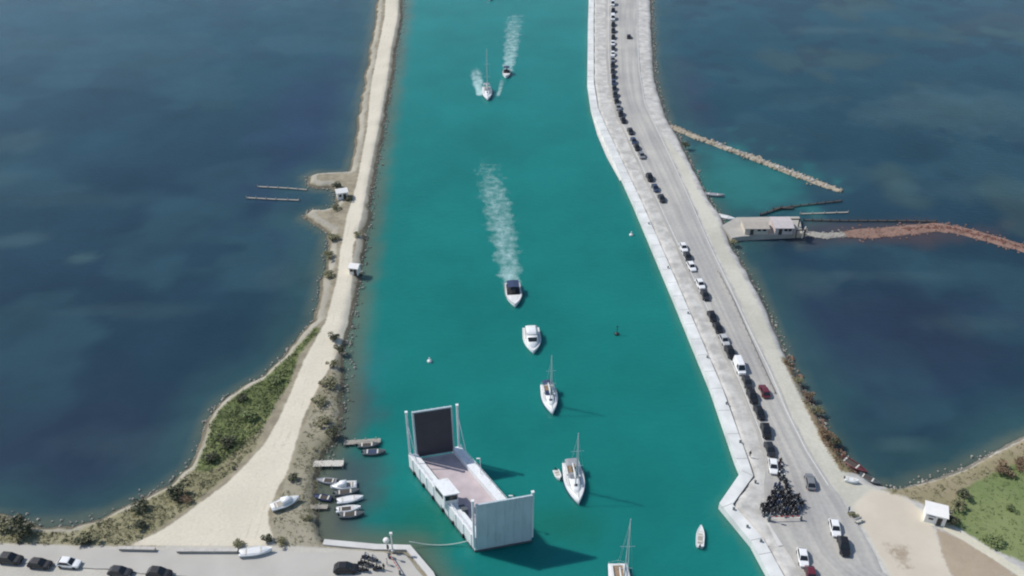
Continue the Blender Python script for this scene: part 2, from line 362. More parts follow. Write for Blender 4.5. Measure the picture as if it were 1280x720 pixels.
land('right_causeway', RIGHT, 1.5, 1.8, [('verge', VERGE_R, 3), ('dirt', DIRT_R, 4), ('brown', browns, 3), ('scrub', SCRUB_R, 4), ('soil', SOIL_R, 3), ('grass', GRASS_R, 4), ('path', PATH_R, 1.4), ('wet', wet, 0)], gr, quay=QUAY_R, bounds=(20, 330, 15, 640), rough=.25, wob=.55)

def strip(name, line, off0, off1, z, m, parent=None, thick=None):
    """ribbon along a line (offsets to its left), optionally with thickness"""
    L, Rr = [], []
    for i, p in enumerate(line):
        t = (line[min(i + 1, len(line) - 1)] - line[max(i - 1, 0)]).normalized(); nrm = Vector((-t.y, t.x))
        L.append(p + nrm * off0); Rr.append(p + nrm * off1)
    b = MB(); n = len(line)
    if thick is None:
        b.add([(p.x, p.y, z) for p in L] + [(p.x, p.y, z) for p in Rr], [(i, i + 1, n + i + 1, n + i) for i in range(n - 1)])
    else:
        b.loft([[(p.x, p.y, z - thick), (p.x, p.y, z), (q.x, q.y, z), (q.x, q.y, z - thick)] for p, q in zip(L, Rr)])
    return b.build(name, m, parent)
def resample(line, step):
    out = []
    for a, b in zip(line[:-1], line[1:]):
        n = max(1, int((b - a).length / step)); out += [a.lerp(b, k / n) for k in range(n)]
    return out + [line[-1]]
def sheet(name, poly, z, m, jitter=.25):
    """flat sheet with an uneven outline"""
    q = resample([Vector(p) for p in poly] + [Vector(poly[0])], 2.0)[:-1]
    q = [p + Vector((random.uniform(-1, 1), random.uniform(-1, 1))) * jitter for p in q]
    return MB().add([(p.x, p.y, z) for p in q], [tuple(range(len(q)))]).build(name, m)

ROAD_WEST = V2((47, 560)) + pts([(757, -30), (757, 30), (757, 70), (760, 105), (770, 145), (790, 190), (815, 245), (845, 310), (870, 365), (895, 420), (925, 490), (945, 540), (957, 580), (955, 604), (955, 640), (966, 662), (985, 692), (1002, 724)], 1.6) + V2((68, 92), (72, 60), (74, 16))
ROAD_EAST = V2((60, 560)) + pts([(797, -30), (797, 40), (800, 90), (807, 130), (824, 165), (843, 205), (866, 255), (888, 305), (912, 355), (938, 410), (963, 460), (985, 512), (1010, 562), (1038, 606), (1064, 642), (1088, 682), (1106, 722)], 1.6) + V2((90, 92), (100, 60), (112, 16))
def road(name, west, east, z, m, n=150, k=14, jit=.18):
    """ribbon between two edges with an across-the-road coordinate for wheel wear"""
    def even(line):
        s_ = np.concatenate([[0], np.cumsum([(b - a).length for a, b in zip(line[:-1], line[1:])])]); q = np.linspace(0, s_[-1], n)
        return np.stack([np.interp(q, s_, [p.x for p in line]), np.interp(q, s_, [p.y for p in line])], 1)
    a, b = even(west), even(east); v, w = [], []
    for i in range(n):
        for j in range(k + 1):
            t = j / k; p = a[i] * (1 - t) + b[i] * t
            if j in (0, k): p = p + rng.uniform(-jit, jit, 2)
            v.append((p[0], p[1], z)); w.append(t)
    o = MB().add(v, [(i * (k + 1) + j, i * (k + 1) + j + 1, (i + 1) * (k + 1) + j + 1, (i + 1) * (k + 1) + j) for i in range(n - 1) for j in range(k)]).build(name, m)
    at_ = o.data.attributes.new('across', 'FLOAT', 'POINT'); at_.data.foreach_set('value', np.array(w, np.float32)); return o
def asphalt_material():
    m, n, l, b = new_mat('worn_asphalt'); b.inputs['Roughness'].default_value = .9; b.inputs['Specular IOR Level'].default_value = .25
    g = n.new('ShaderNodeNewGeometry'); A = n.new('ShaderNodeAttribute'); A.attribute_name = 'across'
    cx = n.new('ShaderNodeCombineXYZ'); sp = n.new('ShaderNodeSeparateXYZ'); l.new(g.outputs['Position'], sp.inputs[0])
    def mul(a, k):
        q = n.new('ShaderNodeMath'); q.operation = 'MULTIPLY'; l.new(a, q.inputs[0]); q.inputs[1].default_value = k; return q.outputs[0]
    l.new(mul(A.outputs['Fac'], 9), cx.inputs[0]); l.new(mul(sp.outputs['Y'], .02), cx.inputs[1])
    def noise(v, s_, d):
        t = n.new('ShaderNodeTexNoise'); t.inputs['Scale'].default_value = s_; t.inputs['Detail'].default_value = d; l.new(v, t.inputs['Vector']); return t.outputs['Fac']
    def mixc(f, a, c, lo=.3, hi=.7):
        r = n.new('ShaderNodeMapRange'); r.interpolation_type = 'SMOOTHSTEP'; r.inputs[1].default_value = lo; r.inputs[2].default_value = hi; l.new(f, r.inputs[0])
        x = n.new('ShaderNodeMix'); x.data_type = 'RGBA'; x.blend_type = 'MULTIPLY'; x.inputs[0].default_value = 1; y = n.new('ShaderNodeMix'); y.data_type = 'RGBA'
        y.inputs[6].default_value = (*c[0], 1); y.inputs[7].default_value = (*c[1], 1); l.new(r.outputs[0], y.inputs[0])
        if isinstance(a, tuple): x.inputs[6].default_value = (*a, 1)
        else: l.new(a, x.inputs[6])
        l.new(y.outputs[2], x.inputs[7]); return x.outputs[2]
    c = mixc(noise(cx.outputs[0], 1.0, 4), (.41, .40, .38), ((.86, .86, .86), (1.12, 1.11, 1.08)))
    c = mixc(noise(g.outputs['Position'], .07, 5), c, ((.9, .9, .91), (1.1, 1.09, 1.06))); c = mixc(noise(g.outputs['Position'], 1.2, 6), c, ((.94, .94, .94), (1.05, 1.05, 1.05)))
    l.new(c, b.inputs['Base Color']); return m
M['worn_asphalt'] = asphalt_material()
# quays: concrete edge with a vertical face
struct(strip('right_quay', resample(QUAY_R, 12), .35, -2.2, 1.65, 'kerb_white', thick=3.7))
struct(strip('left_quay', resample(QUAY_L, 12), .35, -.9, 1.46, 'concrete', thick=3.4))
def joints(name, line, off0, off1, z, gap):
    b = MB(); L = resample(line, gap)
    for p, q in zip(L[:-1], L[1:]):
        t = (q - p).normalized(); nr = Vector((-t.y, t.x)); a, c = p + nr * off0, p + nr * off1; b.add([(a.x - t.x * .04, a.y - t.y * .04, z), (c.x - t.x * .04, c.y - t.y * .04, z), (c.x + t.x * .04, c.y + t.y * .04, z), (a.x + t.x * .04, a.y + t.y * .04, z)], [(0, 1, 2, 3)])
    return struct(b.build(name, 'stone_wet'))
joints('quay_joints', QUAY_R[2:-2], .34, -2.15, 1.654, 6.0)
# lower mooring step outside the quay
ledge = pts([(744, 140), (752, 168), (764, 196), (781, 226)])
struct(strip('quay_step', ledge, .7, -1.6, .32, 'concrete', thick=2.2))
RZ, LZ = 1.66, 1.38                                   # road levels
struct(road('causeway_road', ROAD_WEST, ROAD_EAST, RZ, 'worn_asphalt'))
struct(sheet('shore_road', ROAD_L, LZ, 'asphalt', .18))
LINE_R = pts([(799, -20), (799, 40), (802, 90), (809, 130), (826, 165), (845, 205), (868, 255), (890, 305), (914, 355), (940, 410), (965, 460), (987, 512), (1012, 562), (1040, 606)], 1.6)
struct(strip('road_edge_line', resample(LINE_R, 6), -.75, -.95, RZ + .006, 'paint_line'))
LINE_L = pts([(759, -20), (759, 70), (762, 105), (772, 145), (792, 190), (817, 245), (847, 310), (872, 365), (897, 420), (927, 490), (947, 540), (957, 575)], 1.6)
struct(strip('road_edge_line', resample(LINE_L, 6), .5, .7, RZ + .006, 'paint_line'))
struct(strip('stop_line', pts([(957, 647), (1004, 646)], 1.6), -.25, .25, RZ + .006, 'paint_line'))
struct(strip('apron_paving', pts([(952, 655), (966, 684)], 1.5), 1.0, 5.5, RZ - .015, 'concrete'))

# ---------------------------------------------------------------- water
def water_material(name, rough, bumpd, mott):
    m, n, l, b = new_mat(name)
    A = n.new('ShaderNodeAttribute'); A.attribute_name = 'bed_sky_tint'
    g = n.new('ShaderNodeNewGeometry')
    t = n.new('ShaderNodeTexNoise'); t.inputs['Scale'].default_value = .03; t.inputs['Detail'].default_value = 7; t.inputs['Roughness'].default_value = .6; l.new(g.outputs['Position'], t.inputs['Vector'])
    r = n.new('ShaderNodeMapRange'); r.inputs[1].default_value = .3; r.inputs[2].default_value = .7; r.inputs[3].default_value = 1 - mott; r.inputs[4].default_value = 1 + mott; l.new(t.outputs['Fac'], r.inputs[0])
    mx = n.new('ShaderNodeVectorMath'); mx.operation = 'SCALE'; l.new(A.outputs['Color'], mx.inputs[0]); l.new(r.outputs[0], mx.inputs['Scale']); l.new(mx.outputs[0], b.inputs['Base Color'])
    b.inputs['Roughness'].default_value = rough; b.inputs['IOR'].default_value = 1.333; b.inputs['Specular IOR Level'].default_value = .22
    b.subsurface_method = 'BURLEY'; b.inputs['Subsurface Weight'].default_value = 1.0; b.inputs['Subsurface Radius'].default_value = (1, 1, 1); b.inputs['Subsurface Scale'].default_value = 1.3
    w = n.new('ShaderNodeTexNoise'); w.inputs['Scale'].default_value = .55; w.inputs['Detail'].default_value = 6; w.inputs['Roughness'].default_value = .6
    mp = n.new('ShaderNodeMapping'); mp.inputs['Scale'].default_value = (.8, 1.6, 1); l.new(g.outputs['Position'], mp.inputs['Vector']); l.new(mp.outputs[0], w.inputs['Vector'])
    bp = n.new('ShaderNodeBump'); bp.inputs['Strength'].default_value = .55; bp.inputs['Distance'].default_value = bumpd; l.new(w.outputs['Fac'], bp.inputs['Height']); l.new(bp.outputs[0], b.inputs['Normal'])
    return m
xs = np.concatenate([-np.geomspace(6000, 300, 10), np.arange(-290, 291, 2.2), np.geomspace(300, 6000, 10)])
ys = np.concatenate([-np.geomspace(6000, 40, 8), np.arange(0, 96, 8), np.arange(96, 520, 2.0), np.geomspace(522, 6000, 14)])
X, Y = np.meshgrid(xs, ys)
dC = sdist(X, Y, CANAL); dL = sdist(X, Y, LEFT); dR = sdist(X, Y, RIGHT); dsh = np.maximum(dL, dR)     # negative on water
def blob(px, py, rx, ry, rot=0.0):
    c = at(px, py); u = (X - c.x) * math.cos(rot) + (Y - c.y) * math.sin(rot); v = -(X - c.x) * math.sin(rot) + (Y - c.y) * math.cos(rot)
    k = 1 + (fbm(X, Y, 7, 21) - .5) * 1.2
    return sstep(1.5, .35, np.sqrt((u / rx) ** 2 + (v / ry) ** 2) * k)
def lay(col, c, a): return col * (1 - a[..., None]) + np.array(c) * a[..., None]
base = np.ones(X.shape + (3,))
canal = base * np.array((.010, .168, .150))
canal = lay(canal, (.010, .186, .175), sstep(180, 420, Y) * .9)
canal = lay(canal, (.011, .140, .105), np.maximum(blob(535, 655, 9, 7), blob(700, 655, 6, 4)) * .8)
canal = lay(canal, (.02, .17, .18), blob(450, 470, 6, 14) * .6)
canal = lay(canal, (.055, .080, .088), np.maximum(blob(408, 640, 10, 20), blob(435, 520, 5, 14) * .7) * sstep(-14, -34, X) * .98)
canal = lay(canal, (.12, .135, .095), sstep(-7, -.5, dL + (fbm(X, Y, 6, 5) - .5) * 3) * .75)
canal = lay(canal, (.10, .155, .105), sstep(-4, -.3, dR) * .65)
patch = fbm(X, Y, 55, 31); patch2 = fbm(X * .8, Y * 1.1, 32, 41)
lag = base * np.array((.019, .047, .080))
lag = lay(lag, (.020, .079, .116), sstep(170, 430, Y + (patch - .5) * 110) * .85)  # far lagoon paler: grazing sky reflection painted into the colour along with depth
lag = lay(lag, (.034, .088, .122), sstep(.52, .62, patch2) * .5)
lag = lay(lag, (.052, .088, .095), sstep(.55, .66, fbm(X, Y, 40, 63)) * sstep(60, 110, X) * .5)
lag = lay(lag, (.017, .036, .070), sstep(.56, .64, fbm(X, Y, 26, 91)) * (.22 + .2 * sstep(40, 90, X)))
lag = lay(lag, (.028, .052, .112), blob(420, 150, 26, 60) * .7)
lag = lay(lag, (.027, .043, .084), np.maximum(blob(90, 560, 34, 20), blob(1110, 420, 34, 22)) * .6)
lag = lay(lag, (.048, .058, .105), blob(850, 110, 10, 34) * .5)
for q, a in (((30, 175, 10, 10), .45), ((25, 300, 9, 4), .5), ((102, 323, 4, 2.5), .7), ((70, 250, 26, 5), .22), ((0, 225, 8, 6), .3), ((1035, 38, 20, 5), .5), ((1190, 140, 36, 17), .5), ((1240, 240, 26, 8), .3), ((1125, 232, 5, 5), .5), ((1010, 350, 8, 6), .42),
             ((1120, 345, 20, 3), .25), ((1125, 557, 6, 2.6), .75), ((190, 555, 20, 6), .3), ((150, 388, 18, 3), .25), ((360, 345, 9, 5), .3), ((1215, 405, 12, 4), .3)):
    lag = lay(lag, (.070, .130, .150), blob(*q) * a * .75)
near = sstep(-16, -1, dsh + (fbm(X, Y, 9, 15) - .5) * 9)
lag = lay(lag, (.038, .100, .118), near * .62)
lag = lay(lag, (.13, .150, .12), sstep(-3.5, -.2, dsh + (fbm(X, Y, 5, 15) - .5) * 2.5) * .6)
lag = lay(lag, (.028, .185, .190), blob(925, 228, 20, 22, .25) * .85)
lag = lay(lag, (.10, .065, .07), blob(1110, 292, 28, 7) * .6)
bed_sky_tint = np.where((dC > 0)[..., None], canal, lag * np.array((.93, .93, .84)))
def water(name, sel, m):
    c = .25 * (dC[:-1, :-1] + dC[1:, :-1] + dC[:-1, 1:] + dC[1:, 1:]); k = (c > 0) == sel
    J, I = np.nonzero(k); n = X.shape[1]; F = np.stack([J * n + I, J * n + I + 1, (J + 1) * n + I + 1, (J + 1) * n + I], 1)
    u, inv = np.unique(F, return_inverse=True); inv = inv.reshape(F.shape)
    me = bpy.data.meshes.new(name); me.from_pydata(np.stack([X.ravel()[u], Y.ravel()[u], np.zeros(len(u))], 1).tolist(), [], inv.tolist()); me.update()
    cl = me.attributes.new('bed_sky_tint', 'FLOAT_COLOR', 'POINT'); cl.data.foreach_set('color', np.concatenate([bed_sky_tint.reshape(-1, 3)[u], np.ones((len(u), 1))], 1).astype(np.float32).ravel())
    me.materials.append(m); return struct(link(name, me))
water('canal_water', True, water_material('canal_water', .14, .24, .13))
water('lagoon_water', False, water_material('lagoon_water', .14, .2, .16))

# foam: churned water lying on the surface behind the boats
def foam_material():
    m, n, l, b = new_mat('foam'); b.inputs['Base Color'].default_value = (.50, .74, .72, 1); b.inputs['Roughness'].default_value = .7
    A = n.new('ShaderNodeAttribute'); A.attribute_name = 'dens'; g = n.new('ShaderNodeNewGeometry')
    mp = n.new('ShaderNodeMapping'); mp.inputs['Scale'].default_value = (.75, .6, 1); l.new(g.outputs['Position'], mp.inputs['Vector'])
    t = n.new('ShaderNodeTexNoise'); t.inputs['Scale'].default_value = .62; t.inputs['Detail'].default_value = 6; t.inputs['Roughness'].default_value = .58; l.new(mp.outputs[0], t.inputs['Vector'])
    a = n.new('ShaderNodeMath'); a.operation = 'ADD'; l.new(t.outputs['Fac'], a.inputs[0]); l.new(A.outputs['Fac'], a.inputs[1])
    r = n.new('ShaderNodeMapRange'); r.interpolation_type = 'SMOOTHSTEP'; r.inputs[1].default_value = .45; r.inputs[2].default_value = 1.42; l.new(a.outputs[0], r.inputs[0])
    r.inputs[4].default_value = .85; l.new(r.outputs[0], b.inputs['Alpha']); return m
M['foam'] = foam_material()
def foam(name, label, line, widths, dens, hollow=.0):
    L = resample([at(*p).to_2d() for p in line], 1.2); n = len(L); K = 15; v, f, dv = [], [], []
    for i, p in enumerate(L):
        s = i / (n - 1); t = (L[min(i + 1, n - 1)] - L[max(i - 1, 0)]).normalized(); nr = Vector((-t.y, t.x))
        w = np.interp(s, np.linspace(0, 1, len(widths)), widths); dd = np.interp(s, np.linspace(0, 1, len(dens)), dens)
        for k in range(K):
            q = -1 + 2 * k / (K - 1); c = p + nr * q * w / 2
            e = 1 - min(1, abs(q) * (1.12 + .16 * math.sin(i * .9 + (2 if q > 0 else 0)) + .1 * math.sin(i * 2.3 + q))) ** 3; e *= 1 - hollow * (1 - min(1, abs(q) * 1.5)) * s
            end = min(1, s * 8 + .3) * min(1, (1 - s) * 5)
            v.append((c.x, c.y, .03 + .05 * math.sin(i * 1.1 + q * 2) * e * dd * .5)); dv.append(dd * e * end - .45 * (1 - e * end))
    f = [(i * K + k, i * K + k + 1, (i + 1) * K + k + 1, (i + 1) * K + k) for i in range(n - 1) for k in range(K - 1)]
    o = MB().add(v, f).build(name, 'foam', smooth=True)
    a_ = o.data.attributes.new('dens', 'FLOAT', 'POINT'); a_.data.foreach_set('value', np.array(dv, np.float32))
    return tag(o, label, 'wake', 'foam trails behind the boats', 'stuff')
foam('boat_wake', 'broad white foam trail behind the dark-decked speedboat', [(643, 378), (637, 340), (630, 300), (622, 260), (612, 220), (600, 170)], [6, 11, 14, 15, 15, 15], [.56, .36, .33, .28, .04, -.1])
foam('boat_wake', 'foam trail behind the small distant motorboat', [(633, 96), (638, 70), (641, 40), (645, 5)], [5, 10, 13, 14], [.6, .42, .28, .04])
foam('boat_wake', 'patch of foam left of the farthest complete sailboat', [(601, 122), (597, 104), (593, 80)], [3.5, 7, 8], [.72, .55, .05])
foam('boat_wake', 'thin foam right of the farthest complete sailboat', [(622, 122), (626, 108), (628, 96)], [2, 3, 4], [.45, .4, .1])

# ---------------------------------------------------------------- boats (bow towards local +x)
def hull_rings(L, B, fb, draft=.5, full=.55, sheer=.25, n=13, stern=.8, inset=0.0, z0=None):
    rings = []
    for i in range(n):
        s = i / (n - 1); x = -L / 2 + L * s
        w = B / 2 * (stern + (1 - stern) * min(1, s / .4) if s < .4 else (1 - ((s - .4) / .6) ** (1.6 + full)))
        w = max(.03, w - inset); z = fb + sheer * max(0, (s - .35) / .65) ** 2
        rings.append((x, w, z))
    return rings
def hull(mb, L, B, fb, draft=.5, **k):
    R_ = []
    for x, w, z in hull_rings(L, B, fb, draft, **k):
        s = (x + L / 2) / L; kd = -draft * (1 - max(0, (s - .75) / .25) ** 2 * .8)
        R_.append([(x, -w, z), (x, -w * .93, z * .35), (x, -w * .6, kd * .6), (x, 0, kd), (x, w * .6, kd * .6), (x, w * .93, z * .35), (x, w, z)])
    return mb.loft(R_, True, True)
def deck_plate(mb, L, B, fb, inset, dz, x0=0, x1=1, **k):
    rr = [r for r in hull_rings(L, B, fb, inset=inset, **k) if x0 - 1e-6 <= (r[0] + L / 2) / L <= x1 + 1e-6]
    return mb.loft([[(x, -w, z + dz - .06), (x, -w, z + dz), (x, w, z + dz), (x, w, z + dz - .06)] for x, w, z in rr])
def cabin_rings(mb, secs):
    """secs: (x, half width, z bottom, z top)"""
    return mb.loft([[(x, -w, zb), (x, -w * .93, zb + (zt - zb) * .7), (x, -w * .7, zt), (x, w * .7, zt), (x, w * .93, zb + (zt - zb) * .7), (x, w, zb)] for x, w, zb, zt in secs])

def sailboat(label, px, py, heading, L, B, mast, hood='navy_canvas', bimini=True, group='sailing yachts under way in the canal'):
    t = thing('sailboat', label, 'sailboat', at(px, py), heading, group); fb = 1.15
    hull(MB(), L, B, fb, .6, stern=.82).build('hull', 'gelcoat', t, True)
    bt = MB(); hull(bt, L * .995, B * 1.012, .22, .5, stern=.82, sheer=0); bt.build('boot_stripe', 'navy_canvas', t, True)
    d = deck_plate(MB(), L, B, fb, .10, .03, stern=.82).build('deck', 'deck_white', t)
    cr = cabin_rings(MB(), [(-L * .12, B * .27, fb, fb + .55), (L * .05, B * .26, fb, fb + .52), (L * .2, B * .2, fb, fb + .40), (L * .28, B * .1, fb, fb + .2)]).build('coachroof', 'gelcoat', t, True)
    for s in (-1, 1): MB().box((0, s * B * .262, fb + .24), (L * .2, .04, .16)).build('window', 'dark_glass', cr)
    MB().box((L * .13, 0, fb + .49), (.6, .6, .06)).build('hatch', 'dark_glass', cr)
    ck = MB().box((-L * .31, 0, fb + .045), (L * .3, B * .42, .06)).build('cockpit', 'teak', t)
    for s in (-1, 1): MB().box((-L * .31, s * B * .27, fb + .2), (L * .3, B * .1, .34), taper=.92).build('bench', 'deck_white', ck)
    MB().tube([(-L * .40, .55 * math.cos(a), fb + .75 + .5 * math.sin(a)) for a in np.linspace(0, 2 * math.pi, 13)], .03, 4).build('steering_wheel', 'alloy', ck)
    MB().loft([[(x, -w, fb + .35), (x, -w * .8, z), (x, w * .8, z), (x, w, fb + .35)] for x, w, z in ((-L * .13, B * .26, fb + 1.25), (-L * .09, B * .26, fb + 1.15), (-L * .03, B * .22, fb + .6))]).build('spray_hood', hood, t)
    if bimini:
        bm = MB().loft([[(x, -B * .32, fb + 1.7), (x, -B * .2, fb + 1.9), (x, B * .2, fb + 1.9), (x, B * .32, fb + 1.7), (x, B * .2, fb + 1.86), (x, -B * .2, fb + 1.86)] for x in (-L * .44, -L * .35, -L * .26)]).build('bimini', hood, t)
        for x in (-L * .43, -L * .27):
            for s in (-1, 1): MB().tube([(x, s * B * .36, fb), (x, s * B * .31, fb + 1.7)], .025, 4).build('bimini_post', 'alloy', bm)
    ms = MB().tube([(L * .1, 0, fb + .3), (L * .1, 0, fb + mast)], .14, 6, .09).build('mast', 'alloy', t)
    for k in (.38, .66): MB().tube([(L * .09, -B * .3, fb + mast * k), (L * .1, 0, fb + mast * k + .1), (L * .09, B * .3, fb + mast * k)], .04, 4).build('spreader', 'alloy', ms)
    MB().tube([(L * .09, 0, fb + 1.75), (-L * .30, 0, fb + 1.95)], .08, 6).build('boom', 'alloy', t)
    MB().tube([(L * .08, 0, fb + 1.98), (-L * .1, 0, fb + 2.12), (-L * .29, 0, fb + 2.1)], .2, 6, .13).build('furled_mainsail', 'sailcloth', t)
    MB().tube([(L * .48, 0, fb + .45), (L * .105, 0, fb + mast * .97)], .075, 5, .03).build('furled_jib', 'sailcloth', t)
    for s in (-1, 1):
        MB().tube([(L * .07, s * B * .47, fb), (L * .09, s * B * .3, fb + mast * .38), (L * .1, 0, fb + mast * .95)], .018, 3).build('shroud', 'alloy', t)
        MB().tube([(x, s * max(.05, w - .12), z + .6) for x, w, z in hull_rings(L, B, fb, stern=.82)], .02, 3).build('lifeline', 'alloy', t)
    MB().tube([(-L * .5, 0, fb), (L * .1, 0, fb + mast * .98)], .018, 3).build('backstay', 'alloy', t)
    MB().tube([(-L * .5, -B * .3, fb + .5), (-L * .52, 0, fb + .6), (-L * .5, B * .3, fb + .5)], .03, 4).build('pushpit', 'alloy', t)
    return t
def toward(px0, py0, px1, py1): a, b = at(px0, py0), at(px1, py1); return math.atan2(b.y - a.y, b.x - a.x)
sailboat('white sailboat with tall mast, second astern of the open bridge end, dinghy beside it', 718, 607, toward(714, 590, 723, 632), 10.6, 4.3, 14.5, 'grey_canvas')
sailboat('small white sailboat with dark spray hood following the rounded white motor cruiser', 687, 502, toward(683, 485, 691, 522), 9.2, 3.7, 13.0)
sailboat('sailboat cut by the bottom edge, only stern and tall mast in view', 776, 744, toward(772, 703, 780, 760), 12.0, 4.2, 20.5, 'grey_canvas', False)
sailboat('white sailboat throwing foam at its side in the far canal', 609, 119, toward(607, 100, 612, 138), 11.0, 3.9, 17.5, 'grey_canvas')
sailboat('farthest sailboat, only its bow showing at the top edge', 612, -3, toward(612, -20, 613, 10), 10.0, 3.6, 13.0, 'grey_canvas', False)

def motorboat(label, px, py, heading, L, B, kind='cruiser', name='motorboat', group='motorboats under way in the canal'):
    t = thing(name, label, 'motorboat', at(px, py), heading, group); fb = .95 if kind != 'open' else .7
    hull(MB(), L, B, fb, .4, stern=.92, full=.9).build('hull', 'gelcoat', t, True)
    deck_plate(MB(), L, B, fb, .12, .03, stern=.92, full=.9).build('deck', 'deck_white', t)
    MB().tube([(x, -w, z + .02) for x, w, z in hull_rings(L, B, fb, stern=.92, full=.9)] + [(x, w, z + .02) for x, w, z in hull_rings(L, B, fb, stern=.92, full=.9)[::-1]], .09, 5).build('rub_rail', 'gelcoat' if kind != 'sport' else 'grey_canvas', t)
    if kind == 'cruiser':
        cb = cabin_rings(MB(), [(-L * .22, B * .36, fb, fb + 1.5), (L * .08, B * .36, fb, fb + 1.45), (L * .22, B * .3, fb, fb + .75), (L * .38, B * .12, fb + .1, fb + .3)]).build('cabin', 'gelcoat', t, True)
        MB().add([(L * .10, -B * .27, fb + 1.36), (L * .10, B * .27, fb + 1.36), (L * .21, B * .23, fb + .82), (L * .21, -B * .23, fb + .82)], [(0, 3, 2, 1)]).build('windscreen', 'dark_glass', cb)
        for s in (-1, 1): MB().box((-L * .07, s * B * .358, fb + .85), (L * .26, .05, .4)).build('side_window', 'dark_glass', cb)
        MB().box((-L * .37, 0, fb + .05), (L * .22, B * .68, .06)).build('cockpit', 'teak', t)
        MB().box((-L * .45, 0, fb + .25), (.55, B * .6, .4), taper=.9).build('stern_bench', 'deck_white', t)
        MB().loft([[(x, -B * .34, fb + 1.62), (x, -B * .2, fb + 1.74), (x, B * .2, fb + 1.74), (x, B * .34, fb + 1.62)] for x in (-L * .36, -L * .2, L * .02)]).build('hard_top', 'gelcoat', t, True)
        for s in (-1, 1): MB().tube([(-L * .35, s * B * .32, fb), (-L * .34, s * B * .32, fb + 1.64)], .04, 4).build('top_post', 'alloy', t)
    elif kind == 'sport':
        MB().box((-L * .2, 0, fb + .06), (L * .5, B * .78, .08)).build('cockpit', 'rubber', t)
        cs = MB().box((-L * .04, 0, fb + .55), (.9, 1.1, 1.0), taper=.8).build('console', 'black_plastic', t)
        MB().add([(.05, -.5, fb + 1.05), (.05, .5, fb + 1.05), (-.25, .42, fb + 1.55), (-.25, -.42, fb + 1.55)], [(0, 1, 2, 3)]).build('windscreen', 'dark_glass', cs)
        MB().box((-L * .22, 0, fb + .35), (.8, 1.3, .6), taper=.9).build('seat', 'black_plastic', t)
        MB().loft([[(x, -B * .36, fb + 1.85), (x, 0, fb + 2.0), (x, B * .36, fb + 1.85), (x, 0, fb + 1.9)] for x in (-L * .36, -L * .2, -L * .04)]).build('sun_canopy', 'navy_canvas', t)
        for x in (-L * .34, -L * .06):
            for s in (-1, 1): MB().tube([(x, s * B * .4, fb), (x, s * B * .35, fb + 1.86)], .03, 4).build('canopy_post', 'alloy', t)
        om = MB().box((-L * .5 - .25, 0, fb + .25), (.6, .45, .75), taper=.75).build('outboard_motor', 'black_plastic', t)
        MB().tube([(-L * .5 - .28, 0, fb), (-L * .5 - .3, 0, -.5)], .1, 5).build('motor_leg', 'black_plastic', om)
        MB().box((L * .2, 0, fb + .12), (L * .2, B * .5, .16), taper=.8).build('bow_pad', 'deck_white', t)
    else:
        MB().box((-L * .06, 0, fb + .02), (L * .66, B * .62, .1)).build('cockpit', 'wood_grey', t)
        for x in (-L * .28, 0, L * .2): MB().box((x, 0, fb + .1), (.3, B * .72, .06)).build('thwart', 'wood_pale', t)
        om = MB().box((-L * .5 - .14, 0, fb + .25), (.34, .3, .55), taper=.8).build('outboard_motor', 'black_plastic', t)
        MB().tube([(-L * .5 - .14, 0, fb), (-L * .5 - .16, 0, -.4)], .07, 5).build('motor_leg', 'black_plastic', om)
    return t
motorboat('speedboat with dark cockpit and black outboard leading a broad wake', 642, 371, toward(640, 350, 645, 388), 10.0, 4.4, 'sport')
motorboat('rounded white motor cruiser with hard top, no wake', 665, 428, toward(663, 412, 667, 446), 9.4, 4.3, 'cruiser')
motorboat('small white motorboat with foam trail beside the far sailboat', 633, 94, toward(636, 76, 632, 102), 7.5, 3.2, 'sport')
motorboat('small pale open boat drifting alone by the right quay', 875, 673, toward(874, 690, 876, 655), 4.9, 1.45, 'open')
motorboat('tiny tender beside the sailboat left of mid-canal', 697, 596, toward(695, 592, 699, 601), 2.6, 1.3, 'open', 'dinghy')

def buoy(label, px, py, m, h):
    t = thing('buoy', label, 'buoy', at(px, py), 0, 'buoys in the canal')
    MB().loft([[(r * math.cos(a), r * math.sin(a), z) for a in np.linspace(0, 2 * math.pi, 9)[:-1]] for r, z in ((.3, -.3), (.6, 0), (.6, .3), (.2, .55))]).build('float', m, t, True)
    MB().tube([(0, 0, .4), (0, 0, h)], .07, 5).build('staff', m, t)
    MB().ball((0, 0, h), (.2, .2, .25), 7, 5).build('topmark', m, t, True)
buoy('dark buoy alone in mid-canal right of the motor cruiser', 771, 418, 'black_plastic', 2.4)
buoy('pale buoy left of the small sailboat with the dark hood', 537, 452, 'deck_white', 1.0)
buoy('pale buoy near the right quay below the mooring step', 789, 294, 'deck_white', 1.0)

# ---------------------------------------------------------------- floating bridge, swung open along the canal
A0 = at(512, 585).to_2d(); UU = at(594, 690).to_2d() - A0; VV = at(664, 677).to_2d() - at(594, 690).to_2d()
BC = A0 + UU * .5 + VV * .5
def BP(u, v): p = A0 + UU * u + VV * v - BC; return (p.x, p.y)
def bprism(name, u0, u1, v0, v1, z0, z1, m, parent, tin=0.0):
    b = MB(); lo = [BP(u0, v0), BP(u1, v0), BP(u1, v1), BP(u0, v1)]
    return b.prism(lo, z0, z1).build(name, m, parent)
br = thing('floating_bridge', 'white steel floating bridge swung open with both end ramps raised', 'bridge', (BC.x, BC.y, 0))
hb = bprism('hull', 0, 1, 0, 1, -1.2, 2.3, 'bridge_white', br)
bprism('waterline_band', -.004, 1.004, -.01, 1.01, -1.0, .45, 'hull_dark', hb)
bprism('deck', .01, .99, .17, .83, 2.3, 2.62, 'bridge_deck', br)
